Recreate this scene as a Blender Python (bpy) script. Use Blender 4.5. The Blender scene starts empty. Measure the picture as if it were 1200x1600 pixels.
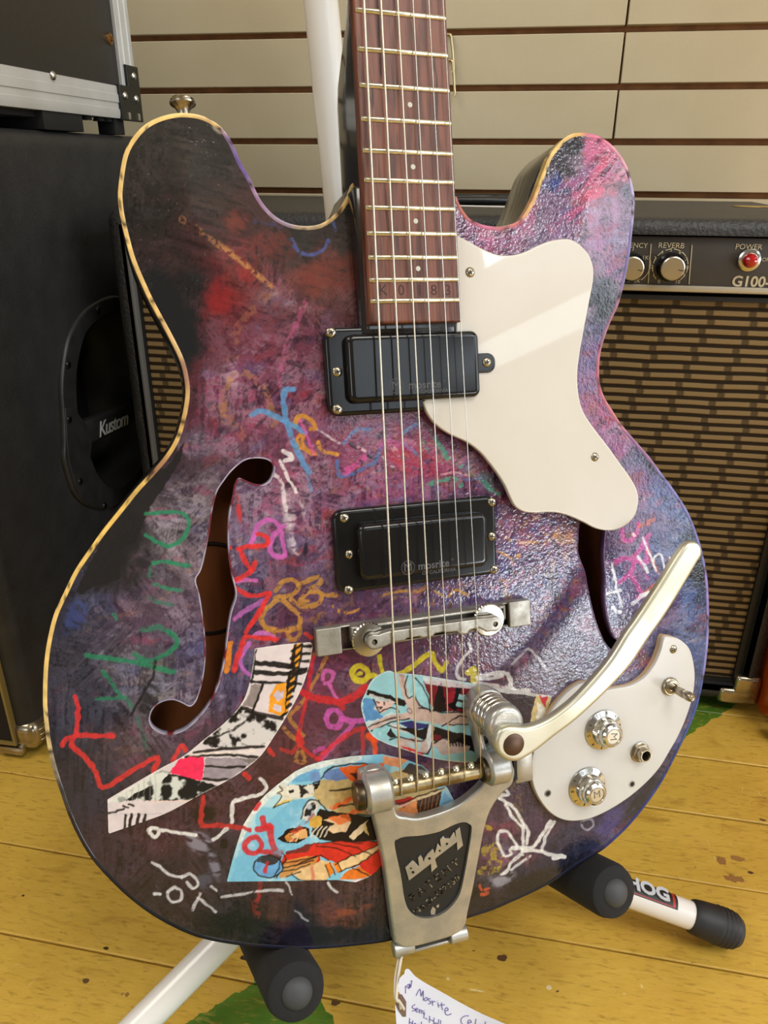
import bpy, bmesh, math, random
import numpy as np
from mathutils import Vector, Matrix
from mathutils.geometry import delaunay_2d_cdt

random.seed(7)
SC = bpy.context.scene
COL = SC.collection
RAD = math.radians

# ---------------------------------------------------------------- camera
F, CX, CY, CAM_H = 1200.0, 600.0, 800.0, 0.54          # the photograph is 1200 x 1600


def cam_axes(pitch, yaw, roll):
    xw = np.array([math.cos(yaw), 0, -math.sin(yaw)])
    yw = np.array([math.sin(yaw), 0, math.cos(yaw)])
    zw = np.array([0, -1.0, 0])
    c, s = math.cos(pitch), math.sin(pitch)
    rp = np.array([[1, 0, 0], [0, c, -s], [0, s, c]])
    cr, sr = math.cos(roll), math.sin(roll)
    rr = np.array([[cr, -sr, 0], [sr, cr, 0], [0, 0, 1]])
    return rr @ rp @ np.stack([xw, yw, zw], 1)


RC = cam_axes(RAD(24.5), RAD(9.5), RAD(0.33))           # world -> camera (x right, y down, z forward)
CAMP = np.array([0.0, 0.0, CAM_H])
cam = bpy.data.cameras.new('camera')
cam.sensor_fit = 'VERTICAL'
cam.sensor_height = 36.0
cam.lens = 36.0 * F / 1600.0
cam.clip_start = 0.02
cam_ob = bpy.data.objects.new('camera', cam)
m = np.eye(4)
m[:3, 0], m[:3, 1], m[:3, 2], m[:3, 3] = RC[0], -RC[1], -RC[2], CAMP
cam_ob.matrix_world = Matrix(m.tolist())
COL.objects.link(cam_ob)
SC.camera = cam_ob

# ---------------------------------------------------------------- light and exposure
SC.view_settings.view_transform = 'Standard'
SC.view_settings.look = 'None'
SC.view_settings.gamma = 1.0
SC.view_settings.use_curve_mapping = False
SC.view_settings.exposure = -0.3
SC.cycles.use_denoising = True
SC.cycles.max_bounces = 6
SC.cycles.caustics_reflective = False
SC.cycles.caustics_refractive = False
SC.cycles.sample_clamp_indirect = 6.0
world = bpy.data.worlds.new('sky')
SC.world = world
world.use_nodes = True
world.node_tree.nodes['Background'].inputs[0].default_value = (0.75, 0.87, 1.0, 1)
world.node_tree.nodes['Background'].inputs[1].default_value = 1.0


def area(name, loc, rot, sx, sy, watts, col):
    l = bpy.data.lights.new(name, 'AREA')
    l.shape = 'RECTANGLE'
    l.size, l.size_y, l.energy, l.color = sx, sy, watts, col
    o = bpy.data.objects.new(name, l)
    o.location, o.rotation_euler = loc, rot
    COL.objects.link(o)
    return o


# openings in the right-hand wall: y range, z range, radiance
WINDOWS = [(-0.70, 1.0, 0.3, 2.3, 5.0), (-2.0, -1.0, 1.54, 1.70, 7.0), (-2.05, -1.05, 0.03, 0.40, 24.0), (-1.62, -0.74, 2.08, 2.44, 24.0), (-3.0, -2.12, 1.45, 2.25, 2.6)]

# daylight through the shop windows in the right-hand wall, an added front fill, and the ceiling tubes
for y0, y1, z0, z1, rad_ in WINDOWS:
    area('window_and_fill_daylight', (2.93, (y0 + y1) / 2, (z0 + z1) / 2), (0, RAD(90), 0), z1 - z0, y1 - y0, rad_ * math.pi * (y1 - y0) * (z1 - z0), (0.86, 0.93, 1.0))
area('window_and_fill_daylight', (-1.4, -3.53, 1.6), (RAD(90), 0, 0), 1.5, 1.3, 34, (0.88, 0.94, 1.0))  # fill added to light guitar and leg from the front; no window there
area('ceiling_tube_light', (-1.7, -0.5, 2.74), (0, 0, 0), 1.3, 1.2, 46, (1.0, 0.96, 0.89))
area('ceiling_tube_light', (1.25, -0.7, 2.74), (0, 0, 0), 1.3, 1.2, 60, (1.0, 0.96, 0.89))

# ---------------------------------------------------------------- helpers


def tag(o, label=None, cat=None, group=None, kind=None):
    if label: o['label'] = label
    if cat: o['category'] = cat
    if group: o['group'] = group
    if kind: o['kind'] = kind
    return o


def lin(c):
    c = np.asarray(c, float) / 255.0
    return np.where(c <= 0.04045, c / 12.92, ((c + 0.055) / 1.055) ** 2.4)


def rgba(c):
    return tuple(lin(c)) + (1.0,)


def mat(name, col, rough=0.5, metal=0.0, col2=None, scale=60, coat=0.0, bump=0.0, bscale=400, detail=4, spec=0.5,
        stretch=None, r2=None, lo=0.35, hi=0.65, bdist=0.001, coat_rough=0.08):
    """principled material; colours are 0-255 display values; noise mixes col and col2, bump is fine relief"""
    m = bpy.data.materials.new(name)
    m.use_nodes = True
    nt = m.node_tree
    b = nt.nodes['Principled BSDF']
    b.inputs['Base Color'].default_value = rgba(col)
    b.inputs['Roughness'].default_value = rough
    b.inputs['Metallic'].default_value = metal
    b.inputs['Specular IOR Level'].default_value = spec
    b.inputs['Coat Weight'].default_value = coat
    b.inputs['Coat Roughness'].default_value = coat_rough
    tc = nt.nodes.new('ShaderNodeTexCoord')
    vec = tc.outputs['Object']
    if stretch:
        mp = nt.nodes.new('ShaderNodeMapping')
        mp.inputs['Scale'].default_value = stretch
        nt.links.new(vec, mp.inputs['Vector'])
        vec = mp.outputs['Vector']
    if col2 is not None or r2 is not None:
        n = nt.nodes.new('ShaderNodeTexNoise')
        n.inputs['Scale'].default_value = scale
        n.inputs['Detail'].default_value = detail
        nt.links.new(vec, n.inputs['Vector'])
        rp = nt.nodes.new('ShaderNodeMapRange')
        rp.inputs[1].default_value, rp.inputs[2].default_value = lo, hi
        nt.links.new(n.outputs['Fac'], rp.inputs[0])
        if col2 is not None:
            mx = nt.nodes.new('ShaderNodeMix')
            mx.data_type = 'RGBA'
            mx.inputs['A'].default_value = rgba(col)
            mx.inputs['B'].default_value = rgba(col2)
            nt.links.new(rp.outputs[0], mx.inputs['Factor'])
            nt.links.new(mx.outputs['Result'], b.inputs['Base Color'])
        if r2 is not None:
            mr = nt.nodes.new('ShaderNodeMapRange')
            mr.inputs[3].default_value, mr.inputs[4].default_value = rough, r2
            nt.links.new(rp.outputs[0], mr.inputs[0])
            nt.links.new(mr.outputs[0], b.inputs['Roughness'])
    if bump:
        n = nt.nodes.new('ShaderNodeTexNoise')
        n.inputs['Scale'].default_value = bscale
        n.inputs['Detail'].default_value = 5
        nt.links.new(tc.outputs['Object'], n.inputs['Vector'])
        bp = nt.nodes.new('ShaderNodeBump')
        bp.inputs['Strength'].default_value = bump
        bp.inputs['Distance'].default_value = bdist
        nt.links.new(n.outputs['Fac'], bp.inputs['Height'])
        nt.links.new(bp.outputs['Normal'], b.inputs['Normal'])
        if coat:
            nt.links.new(bp.outputs['Normal'], b.inputs['Coat Normal'])
    return m


def link(name, me, mats, parent=None):
    o = bpy.data.objects.new(name, me)
    COL.objects.link(o)
    for mm in (mats if isinstance(mats, (list, tuple)) else [mats]):
        me.materials.append(mm)
    if parent is not None:
        o.parent = parent
    return o


def mk(name, verts, faces, mats, parent=None, angle=35, M=None, midx=None):
    me = bpy.data.meshes.new(name)
    if M is not None:
        verts = [tuple(M @ Vector(v)) for v in verts]
    me.from_pydata([tuple(map(float, v)) for v in verts], [], faces)
    bm = bmesh.new()
    bm.from_mesh(me)
    bmesh.ops.recalc_face_normals(bm, faces=bm.faces)
    bm.to_mesh(me)
    bm.free()
    if midx is not None:
        me.polygons.foreach_set('material_index', midx)
    if angle:
        me.polygons.foreach_set('use_smooth', [True] * len(me.polygons))
        me.set_sharp_from_angle(angle=RAD(angle))
    return link(name, me, mats, parent)


def empty(name, M=None, parent=None):
    o = bpy.data.objects.new(name, None)
    o.empty_display_size = 0.05
    COL.objects.link(o)
    if M is not None:
        o.matrix_world = M
    if parent is not None:
        o.parent = parent
    return o


def pts(s):
    return np.array([[float(v) for v in q.split(',')] for q in s.split()])


def spline(p, closed=True, step=None, n=6):
    """Catmull-Rom through p"""
    p = np.asarray(p, float)
    N = len(p)
    out = []
    rng = range(N) if closed else range(N - 1)
    for i in rng:
        if closed:
            a, b, c, d = p[i - 1], p[i], p[(i + 1) % N], p[(i + 2) % N]
        else:
            a, b, c, d = p[max(i - 1, 0)], p[i], p[i + 1], p[min(i + 2, N - 1)]
        k = n if step is None else max(1, int(np.linalg.norm(c - b) / step))
        for j in range(k):
            t = j / k
            out.append(0.5 * (2 * b + (c - a) * t + (2 * a - 5 * b + 4 * c - d) * t * t + (3 * b - a - 3 * c + d) * t ** 3))
    if not closed:
        out.append(p[-1])
    return np.array(out)


def ccw(p):
    a = np.sum(p[:, 0] * np.roll(p[:, 1], -1) - np.roll(p[:, 0], -1) * p[:, 1])
    return p if a > 0 else p[::-1].copy()


def offset(p, d):
    """inset a ccw polygon by d (miter limited)"""
    e = np.roll(p, -1, 0) - p
    e /= np.maximum(np.linalg.norm(e, axis=1, keepdims=True), 1e-9)
    nrm = np.stack([-e[:, 1], e[:, 0]], 1)
    v = nrm + np.roll(nrm, 1, 0)
    v /= np.maximum(np.sum(v * nrm, 1, keepdims=True), 0.35)
    return p + v * d


def inside(px, py, poly):
    r = np.zeros(px.shape, bool)
    x0, y0 = poly[-1]
    for x1, y1 in poly:
        if y0 != y1:
            c = ((y1 > py) != (y0 > py)) & (px < (x0 - x1) * (py - y1) / (y0 - y1) + x1)
            r ^= c
        x0, y0 = x1, y1
    return r


def rrect(x0, x1, y0, y1, r, n=5):
    o = []
    for cx, cy, a in ((x1 - r, y1 - r, 0), (x0 + r, y1 - r, 90), (x0 + r, y0 + r, 180), (x1 - r, y0 + r, 270)):
        for i in range(n + 1):
            t = RAD(a + 90 * i / n)
            o.append((cx + r * math.cos(t), cy + r * math.sin(t)))
    return np.array(o)


def circle(x, y, r, n=24, ry=None):
    t = np.linspace(0, 2 * math.pi, n, endpoint=False)
    return np.stack([x + r * np.cos(t), y + (ry or r) * np.sin(t)], 1)


def cap_faces(loops, base):
    """triangulate the region between loops[0] and the holes; base = index of each loop's first vertex"""
    co, ed, idx = [], [], []
    for L, b in zip(loops, base):
        s = len(co)
        k = len(L)
        co += [Vector((float(a), float(c))) for a, c in L]
        idx += [b + i for i in range(k)]
        ed += [(s + i, s + (i + 1) % k) for i in range(k)]
    vo, _, fo, ov, _, _ = delaunay_2d_cdt(co, ed, [], 0, 1e-9)
    tri = []
    P = np.array([(v.x, v.y) for v in vo])
    T = np.array(fo)
    if len(T) == 0:
        return tri
    c = P[T].mean(1)
    ok = inside(c[:, 0], c[:, 1], np.array(loops[0]))
    for L in loops[1:]:
        ok &= ~inside(c[:, 0], c[:, 1], np.array(L))
    for t in T[ok]:
        q = [ov[i] for i in t]
        if all(q):
            f = tuple(idx[i[0]] for i in q)
            if len(set(f)) == 3:
                tri.append(f)
    return tri


def slab(name, poly, z0, z1, mats, parent=None, bev=0.0, holes=(), zf=None, M=None, bottom=True, seg=3, angle=35):
    """plate cut to an outline, z0..z1, rounded top edge of radius bev, optional through holes; zf(x, y) lifts it"""
    p = ccw(np.asarray(poly, float))
    rings = [(p, z0)]
    if bev > 0:
        for i in range(seg + 1):
            t = math.pi / 2 * i / seg
            rings.append((offset(p, bev * (1 - math.cos(t))), z1 - bev + bev * math.sin(t)))
        rings.append((offset(p, bev * 1.35), z1))
    else:
        rings.append((p, z1))
    V, Fc = [], []
    n = len(p)
    for r, z in rings:
        V += [(a, b, z) for a, b in r]
    for k in range(len(rings) - 1):
        for i in range(n):
            j = (i + 1) % n
            Fc.append((k * n + i, k * n + j, (k + 1) * n + j, (k + 1) * n + i))
    top_l, top_b = [rings[-1][0]], [(len(rings) - 1) * n]
    bot_l, bot_b = [p], [0]
    for h in holes:
        h = np.asarray(h, float)
        b = len(V)
        k = len(h)
        V += [(a, c, z0) for a, c in h] + [(a, c, z1) for a, c in h]
        for i in range(k):
            j = (i + 1) % k
            Fc.append((b + i, b + j, b + k + j, b + k + i))
        bot_l.append(h); bot_b.append(b)
        top_l.append(h); top_b.append(b + k)
    Fc += cap_faces(top_l, top_b)
    if bottom:
        Fc += cap_faces(bot_l, bot_b)
    if zf is not None:
        V = [(a, b, c + zf(a, b)) for a, b, c in V]
    return mk(name, V, Fc, mats, parent, angle, M)


def box(name, lo, hi, mats, parent=None, bev=0.0, M=None, seg=2):
    bm = bmesh.new()
    bmesh.ops.create_cube(bm, size=1.0)
    for v in bm.verts:
        v.co = Vector([(lo[i] + hi[i]) / 2 + v.co[i] * (hi[i] - lo[i]) for i in range(3)])
    if bev:
        bmesh.ops.bevel(bm, geom=bm.edges[:], offset=bev, segments=seg, profile=0.5, affect='EDGES')
    me = bpy.data.meshes.new(name)
    if M is not None:
        bm.transform(M)
    bm.to_mesh(me)
    bm.free()
    if bev:
        me.polygons.foreach_set('use_smooth', [True] * len(me.polygons))
        me.set_sharp_from_angle(angle=RAD(40))
    return link(name, me, mats, parent)


def lathe(name, prof, mats, parent=None, M=None, n=28, angle=35, ripple=None):
    """profile [(radius, height)] turned about z"""
    V, Fc = [], []
    for k, (r, z) in enumerate(prof):
        for i in range(n):
            t = 2 * math.pi * i / n
            rr = r
            if ripple and k in ripple[0]:
                rr = r + (ripple[1] if i % 2 else -ripple[1])
            V.append((rr * math.cos(t), rr * math.sin(t), z))
    for k in range(len(prof) - 1):
        for i in range(n):
            j = (i + 1) % n
            Fc.append((k * n + i, k * n + j, (k + 1) * n + j, (k + 1) * n + i))
    Fc.append(tuple(range(n))[::-1])
    Fc.append(tuple(range((len(prof) - 1) * n, len(prof) * n)))
    return mk(name, V, Fc, mats, parent, angle, M)


def tube_geo(path, r, n=8):
    path = [Vector([float(c) for c in q]) for q in path]
    N = len(path)
    V, Fc = [], []
    up = None
    for i, q in enumerate(path):
        d = (path[min(i + 1, N - 1)] - path[max(i - 1, 0)]).normalized()
        if up is None:
            up = d.orthogonal().normalized()
        u = (up - d * up.dot(d))
        u = u.normalized() if u.length > 1e-6 else d.orthogonal().normalized()
        w = d.cross(u)
        up = u
        rr = r[i] if hasattr(r, '__len__') else r
        for k in range(n):
            t = 2 * math.pi * k / n
            V.append(tuple(q + (u * math.cos(t) + w * math.sin(t)) * rr))
    for i in range(N - 1):
        for k in range(n):
            j = (k + 1) % n
            Fc.append((i * n + k, i * n + j, (i + 1) * n + j, (i + 1) * n + k))
    Fc.append(tuple(range(n))[::-1])
    Fc.append(tuple(range((N - 1) * n, N * n)))
    return V, Fc


def tube(name, path, r, mats, parent=None, n=8, M=None):
    V, Fc = tube_geo(path, r, n)
    return mk(name, V, Fc, mats, parent, 50, M)


def tubes(name, paths, r, mats, parent=None, n=6):
    V, Fc = [], []
    for p in paths:
        v, f = tube_geo(p, r, n)
        b = len(V)
        V += v
        Fc += [tuple(i + b for i in q) for q in f]
    return mk(name, V, Fc, mats, parent, 50)


LETTERS = []


def text(name, s, size, M, m, parent=None, extrude=0.0002, shear=0.0, align='CENTER', bold=0.0, spacing=1.0, bev=0.0):
    c = bpy.data.curves.new(name, 'FONT')
    c.body, c.size, c.extrude, c.shear, c.align_x, c.align_y = s, size, extrude, shear, align, 'CENTER'
    c.offset = bold
    c.space_character = spacing
    c.resolution_u = 3
    c.bevel_depth = bev
    o = bpy.data.objects.new('letters', c)
    COL.objects.link(o)
    LETTERS.append((o, name, m, parent, M))


def finish_letters():
    """turn every piece of lettering into a real mesh object"""
    dg = bpy.context.evaluated_depsgraph_get()
    dg.update()
    for o, name, m, parent, M in LETTERS:
        me = bpy.data.meshes.new_from_object(o.evaluated_get(dg))
        me.name = name
        me.materials.clear()
        t = link(name, me, m, parent)
        t.matrix_basis = M
    for o, *_ in LETTERS:
        c = o.data
        bpy.data.objects.remove(o)
        bpy.data.curves.remove(c)


def TR(x, y, z, rz=0.0):
    return Matrix.Translation((x, y, z)) @ Matrix.Rotation(rz, 4, 'Z')


def axis_matrix(p, d):
    """frame at p whose z points along d"""
    d = Vector(d).normalized()
    return Matrix.Translation(Vector(p)) @ d.to_track_quat('Z', 'Y').to_matrix().to_4x4()


def view_ray(px, py):
    return RC.T @ np.array([(px - CX) / F, (py - CY) / F, 1.0])


def on_y(px, py, y):
    d = view_ray(px, py)
    return CAMP + d * y / d[1]


def on_z(px, py, z):
    d = view_ray(px, py)
    return CAMP + d * (z - CAM_H) / d[2]


def on_x(px, py, x):
    d = view_ray(px, py)
    return CAMP + d * x / d[0]


# ---------------------------------------------------------------- shared materials
M_chrome = mat('polished_nickel', (218, 216, 210), 0.12, 1.0, col2=(196, 192, 182), scale=90, r2=0.22)
M_alu = mat('cast_aluminium', (196, 194, 188), 0.3, 0.75, col2=(166, 163, 155), scale=60, r2=0.44, bump=0.08, bscale=900)
M_brushed = mat('aged_bridge_metal', (176, 173, 164), 0.34, 0.8, col2=(136, 131, 120), scale=70, r2=0.5, bump=0.1, bscale=700)
M_armsteel = mat('arm_steel', (206, 204, 190), 0.34, 0.8, col2=(190, 186, 164), scale=30, r2=0.42)
M_screw = mat('screw_nickel', (168, 158, 138), 0.3, 1.0)
M_dark = mat('dark_parts_and_slot_shade', (22, 20, 18), 0.7)
M_blackplastic = mat('glossy_black_plastic', (15, 15, 16), 0.14, 0, spec=0.42, col2=(24, 23, 23), scale=40)
M_vinyl = mat('black_vinyl', (44, 44, 45), 0.5, 0, col2=(36, 36, 37), scale=40, bump=0.45, bscale=420, spec=0.4)
M_blackcloth = mat('flat_black', (14, 14, 15), 0.75, 0)
M_foam = mat('black_foam', (30, 29, 30), 0.92, 0, bump=0.5, bscale=2200, bdist=0.0006)
M_rubber = mat('black_rubber', (38, 38, 40), 0.55, 0, col2=(30, 30, 31), scale=30)
M_rubbercap = mat('grey_rubber_cap', (62, 63, 66), 0.6)
M_whitetube = mat('white_enamel', (238, 235, 230), 0.25, 0, coat=0.3, col2=(230, 226, 219), scale=12)

# ================================================================ THE ROOM
def floor_material():
    m = bpy.data.materials.new('painted_floor')
    m.use_nodes = True
    nt = m.node_tree
    N, L = nt.nodes, nt.links
    b = N['Principled BSDF']
    geo = N.new('ShaderNodeNewGeometry')
    pos = geo.outputs['Position']

    def noise(scale, detail=4, stretch=None, dist=0.0):
        n = N.new('ShaderNodeTexNoise')
        n.inputs['Scale'].default_value = scale
        n.inputs['Detail'].default_value = detail
        n.inputs['Distortion'].default_value = dist
        if stretch:
            mp = N.new('ShaderNodeMapping')
            mp.inputs['Scale'].default_value = stretch
            L.new(pos, mp.inputs['Vector'])
            L.new(mp.outputs['Vector'], n.inputs['Vector'])
        else:
            L.new(pos, n.inputs['Vector'])
        return n.outputs['Fac']

    def ramp(v, lo, hi):
        r = N.new('ShaderNodeMapRange')
        r.inputs[1].default_value, r.inputs[2].default_value = lo, hi
        L.new(v, r.inputs[0])
        return r.outputs[0]

    def mix(a, c, fac):
        x = N.new('ShaderNodeMix')
        x.data_type = 'RGBA'
        for s, v in (('A', a), ('B', c)):
            if isinstance(v, tuple):
                x.inputs[s].default_value = rgba(v)
            else:
                L.new(v, x.inputs[s])
        L.new(fac, x.inputs['Factor'])
        return x.outputs['Result']

    def math_(op, a, c=None):
        x = N.new('ShaderNodeMath')
        x.operation = op
        for i, v in enumerate((a, c)):
            if v is None: continue
            if isinstance(v, (int, float)): x.inputs[i].default_value = v
            else: L.new(v, x.inputs[i])
        return x.outputs[0]

    yel = mix((212, 173, 72), (198, 157, 60), ramp(noise(9, 5), 0.4, 0.65))
    yel = mix(yel, (206, 164, 72), ramp(noise(60, 6, (0.35, 1, 1), 1.2), 0.52, 0.75))
    yel = mix(yel, (164, 122, 42), ramp(noise(34, 6, (0.5, 1.4, 1), 0.8), 0.6, 0.8))
    grn = mix((92, 128, 36), (70, 108, 30), ramp(noise(20, 5), 0.4, 0.65))
    sep = N.new('ShaderNodeSeparateXYZ')
    L.new(pos, sep.inputs[0])
    wob = math_('MULTIPLY', math_('SUBTRACT', noise(120, 3), 0.5), 0.012)
    gm = None
    for cx, cy, d in ((-0.128, 0.067, 0.30), (0.035, 0.80, 0.30)):        # painted green diamonds
        a = math_('ABSOLUTE', math_('SUBTRACT', sep.outputs[0], cx))
        c = math_('ABSOLUTE', math_('SUBTRACT', sep.outputs[1], cy))
        k = math_('LESS_THAN', math_('ADD', math_('ADD', a, c), wob), d)
        gm = k if gm is None else math_('MAXIMUM', gm, k)
    col = mix(yel, grn, gm)
    # short fine grain, dark and light
    col = mix(col, (126, 92, 30), math_('MULTIPLY', ramp(noise(420, 5, (0.22, 1, 1), 0.5), 0.54, 0.72), 0.5))
    col = mix(col, (218, 178, 88), math_('MULTIPLY', ramp(noise(300, 5, (0.3, 1, 1), 0.9), 0.56, 0.74), 0.4))
    # chips through to brown wood, dark scuffs, pale scratches
    chips = ramp(noise(38, 3, None, 0.6), 0.735, 0.75)
    col = mix(col, (92, 62, 40), chips)
    col = mix(col, (74, 54, 26), ramp(noise(150, 2, (1, 2.2, 1)), 0.73, 0.78))
    col = mix(col, (222, 196, 120), ramp(noise(95, 4, (1.0, 0.35, 1), 2.5), 0.70, 0.76))
    nz = noise(170, 3)
    for px, py, rx, ry, cc in ((785, 1497, .0042, .0030, (96, 66, 44)), (393, 1500, .0100, .0036, (66, 46, 26)), (1128, 1345, .0042, .0060, (150, 106, 56)), (1146, 1372, .0085, .0042, (150, 106, 56)), (1152, 1342, .0060, .0035, (156, 112, 58)),
                               (1174, 1363, .0030, .0016, (80, 56, 34)), (1192, 1280, .0045, .0022, (96, 70, 44)), (525, 1566, .0036, .0026, (90, 64, 40)), (134, 1532, .0030, .0022, (104, 76, 40)), (196, 1553, .0050, .0026, (150, 110, 56)), (36, 1400, .0016, .0013, (70, 50, 30)),
                               (165, 1482, .0024, .0014, (70, 50, 30)), (745, 1548, .0060, .0010, (226, 204, 140)), (700, 1530, .0014, .0012, (226, 204, 140)), (858, 1543, .0026, .0020, (222, 204, 160))):
        p = on_z(px, py, 0.0)
        a = math_('DIVIDE', math_('SUBTRACT', sep.outputs[0], float(p[0])), rx)
        c = math_('DIVIDE', math_('SUBTRACT', sep.outputs[1], float(p[1])), ry)
        d = math_('ADD', math_('MULTIPLY', a, a), math_('MULTIPLY', c, c))
        d = math_('ADD', d, math_('MULTIPLY', math_('SUBTRACT', nz, 0.5), 3.0))
        col = mix(col, cc, math_('LESS_THAN', d, 0.7))
    L.new(col, b.inputs['Base Color'])
    b.inputs['Roughness'].default_value = 0.42
    bp = N.new('ShaderNodeBump')
    bp.inputs['Strength'].default_value = 0.35
    bp.inputs['Distance'].default_value = 0.002
    L.new(noise(130, 6, (0.4, 1, 1)), bp.inputs['Height'])
    L.new(bp.outputs['Normal'], b.inputs['Normal'])
    return m


M_floor = floor_material()
M_gap = mat('dirt_between_boards', (70, 50, 26), 0.9)
RX, RY0, RY1, RZ = 2.95, -3.6, 1.12, 2.76
floor = tag(box('floor', (-RX, RY0, -0.03), (RX, RY1 + 0.05, -0.004), M_gap), kind='structure')
PW, PA = 0.0765, RAD(-1.4)
plank_me = None
k = -48
while True:
    y0 = 0.4165 + k * PW
    if y0 - 0.08 > RY1:
        break
    if plank_me is None:
        o = box('plank', (-3.2, 0.0006, -0.02), (3.2, PW - 0.0006, 0.0), M_floor, floor, bev=0.0009, seg=1)
        plank_me = o.data
    else:
        o = bpy.data.objects.new('plank', plank_me)
        COL.objects.link(o)
        o.parent = floor
    o.location = (random.uniform(-0.02, 0.02), y0, random.uniform(-0.0006, 0.0004))
    o.rotation_euler = (random.uniform(-0.002, 0.002), 0, PA)
    k += 1

M_slat = mat('slat_wall_paint', (196, 182, 150), 0.55, 0, col2=(188, 173, 140), scale=7, bump=0.12, bscale=240)
M_mdf = mat('raw_fibreboard', (146, 98, 58), 0.85, 0, col2=(122, 80, 46), scale=50)
wall = tag(box('wall_back', (-RX, RY1 + 0.0115, 0), (RX, RY1 + 0.1, RZ), M_mdf), kind='structure')
z_first, pitch, groove = 0.5068, 0.0617, 0.0075
slat_me = {}
for k in range(-8, 37):
    z0 = z_first + k * pitch
    for x0, x1 in ((-2.334, 0.1042), (0.1066, 2.546)):
        key = (x0,)
        if key not in slat_me:
            o = box('slat', (x0, 0, 0), (x1, 0.0135, pitch - groove), M_slat, wall, bev=0.0007, seg=1)
            slat_me[key] = o.data
        else:
            o = bpy.data.objects.new('slat', slat_me[key])
            COL.objects.link(o)
            o.parent = wall
        o.location = (0, RY1, z0)

M_plaster = mat('painted_plaster', (150, 147, 142), 0.8, 0, col2=(138, 135, 130), scale=3)
M_ceil = mat('ceiling_paint', (176, 174, 170), 0.85)
tag(box('wall_left', (-RX - 0.1, RY0, 0), (-RX, RY1 + 0.1, RZ), M_plaster), kind='structure')
tag(box('wall_front', (-RX - 0.1, RY0 - 0.1, 0), (RX + 0.1, RY0, RZ), M_plaster), kind='structure')
tag(box('ceiling', (-RX - 0.1, RY0 - 0.1, RZ), (RX + 0.1, RY1 + 0.1, RZ + 0.05), M_ceil), kind='structure')
# right-hand wall with its shop windows (two openings and a door light); frames set into the openings
ops = [(y0 - 0.03, y1 + 0.03, max(z0 - 0.03, 0.01), z1 + 0.03) for y0, y1, z0, z1, _ in WINDOWS]
tag(slab('wall_right', np.array([(RY0, 0), (RY1 + 0.1, 0), (RY1 + 0.1, RZ), (RY0, RZ)]), RX, RX + 0.1, M_plaster,
         holes=[np.array([(a, c), (b, c), (b, d), (a, d)]) for a, b, c, d in ops],
         M=Matrix(((0, 0, 1, 0), (1, 0, 0, 0), (0, 1, 0, 0), (0, 0, 0, 1))), angle=0), kind='structure')
M_frame = mat('window_frame_paint', (70, 66, 60), 0.5)
M_glass = mat('window_glass', (236, 242, 244), 0.02)
M_glass.node_tree.nodes['Principled BSDF'].inputs['Transmission Weight'].default_value = 1.0
for i, (a, b, c, d) in enumerate(ops):
    fr = slab('window_%d' % (i + 1), np.array([(a, c), (b, c), (b, d), (a, d)]), RX - 0.012, RX + 0.04, M_frame,
              holes=[np.array([(a + .022, c + .015), (b - .022, c + .015), (b - .022, d - .022), (a + .022, d - .022)])],
              M=Matrix(((0, 0, 1, 0), (1, 0, 0, 0), (0, 1, 0, 0), (0, 0, 0, 1))), angle=0)
    tag(fr, kind='structure')
    box('pane', (RX + 0.012, a + .02, c + .013), (RX + 0.018, b - .02, d - .02), M_glass, fr)

# ================================================================ SPEAKER CABINET (left) with a recessed bar handle
CXF = -0.435                                              # the cabinet's right-hand face
MYZ = Matrix(((0, 0, 1, 0), (1, 0, 0, 0), (0, 1, 0, 0), (0, 0, 0, 1)))   # (y, z, x)
cab = empty('speaker_cabinet', Matrix.Translation((-0.72, 0.75, 0)))
tag(cab, 'tall black vinyl speaker cabinet with a recessed bar handle, standing left of the guitar', 'speaker')
IC = Matrix.Translation((0.72, -0.75, 0))


def cy(o):
    o.matrix_parent_inverse = Matrix.Identity(4)
    o.matrix_basis = IC @ o.matrix_basis
    return o


hole = ccw(spline(pts('.790,.392 .757,.389 .727,.380 .706,.3582 .6955,.338 .689,.310 .690,.285 .6985,.255 .708,.230 .726,.209 .752,.199 .785,.199 .806,.207 .820,.225 .826,.26 .827,.31 .824,.352 .812,.380'), n=4))
plate_o = ccw(spline(pts('.7958,.4065 .762,.406 .729,.400 .700,.385 .682,.3638 .669,.338 .6637,.312 .6573,.285 .6525,.2681 .6575,.236 .668,.218 .686,.202 .717,.186 .76,.1795 .80,.184 .828,.198 .845,.225 .853,.27 .852,.33 .842,.375 .823,.398'), n=4))
body = slab('cabinet_body', rrect(0.528, 0.955, 0.012, 0.565, 0.016), -1.0, CXF, M_vinyl, cab, bev=0.012, holes=[hole], M=MYZ)
cy(body)
M_handle = mat('handle_black_plastic', (30, 30, 31), 0.42, 0, col2=(40, 40, 40), scale=60)
pl = cy(slab('handle_plate', plate_o, CXF - 0.001, CXF + 0.004, M_handle, cab, bev=0.003, holes=[hole], M=MYZ))
# recess: a bowl behind the plate
V, Fc = [], []
n = len(hole)
cen = hole.mean(0)
for sc_, dep in ((1.0, 0.003), (0.97, -0.02), (0.9, -0.042), (0.7, -0.055)):
    q = cen + (hole - cen) * sc_
    V += [(CXF + dep, a, b) for a, b in q]
for k in range(3):
    for i in range(n):
        j = (i + 1) % n
        Fc.append((k * n + i, k * n + j, (k + 1) * n + j, (k + 1) * n + i))
Fc.append(tuple(range(3 * n, 4 * n)))
rec = mk('handle_recess', V, Fc, M_handle, cab, 40)
cy(rec)
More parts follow.
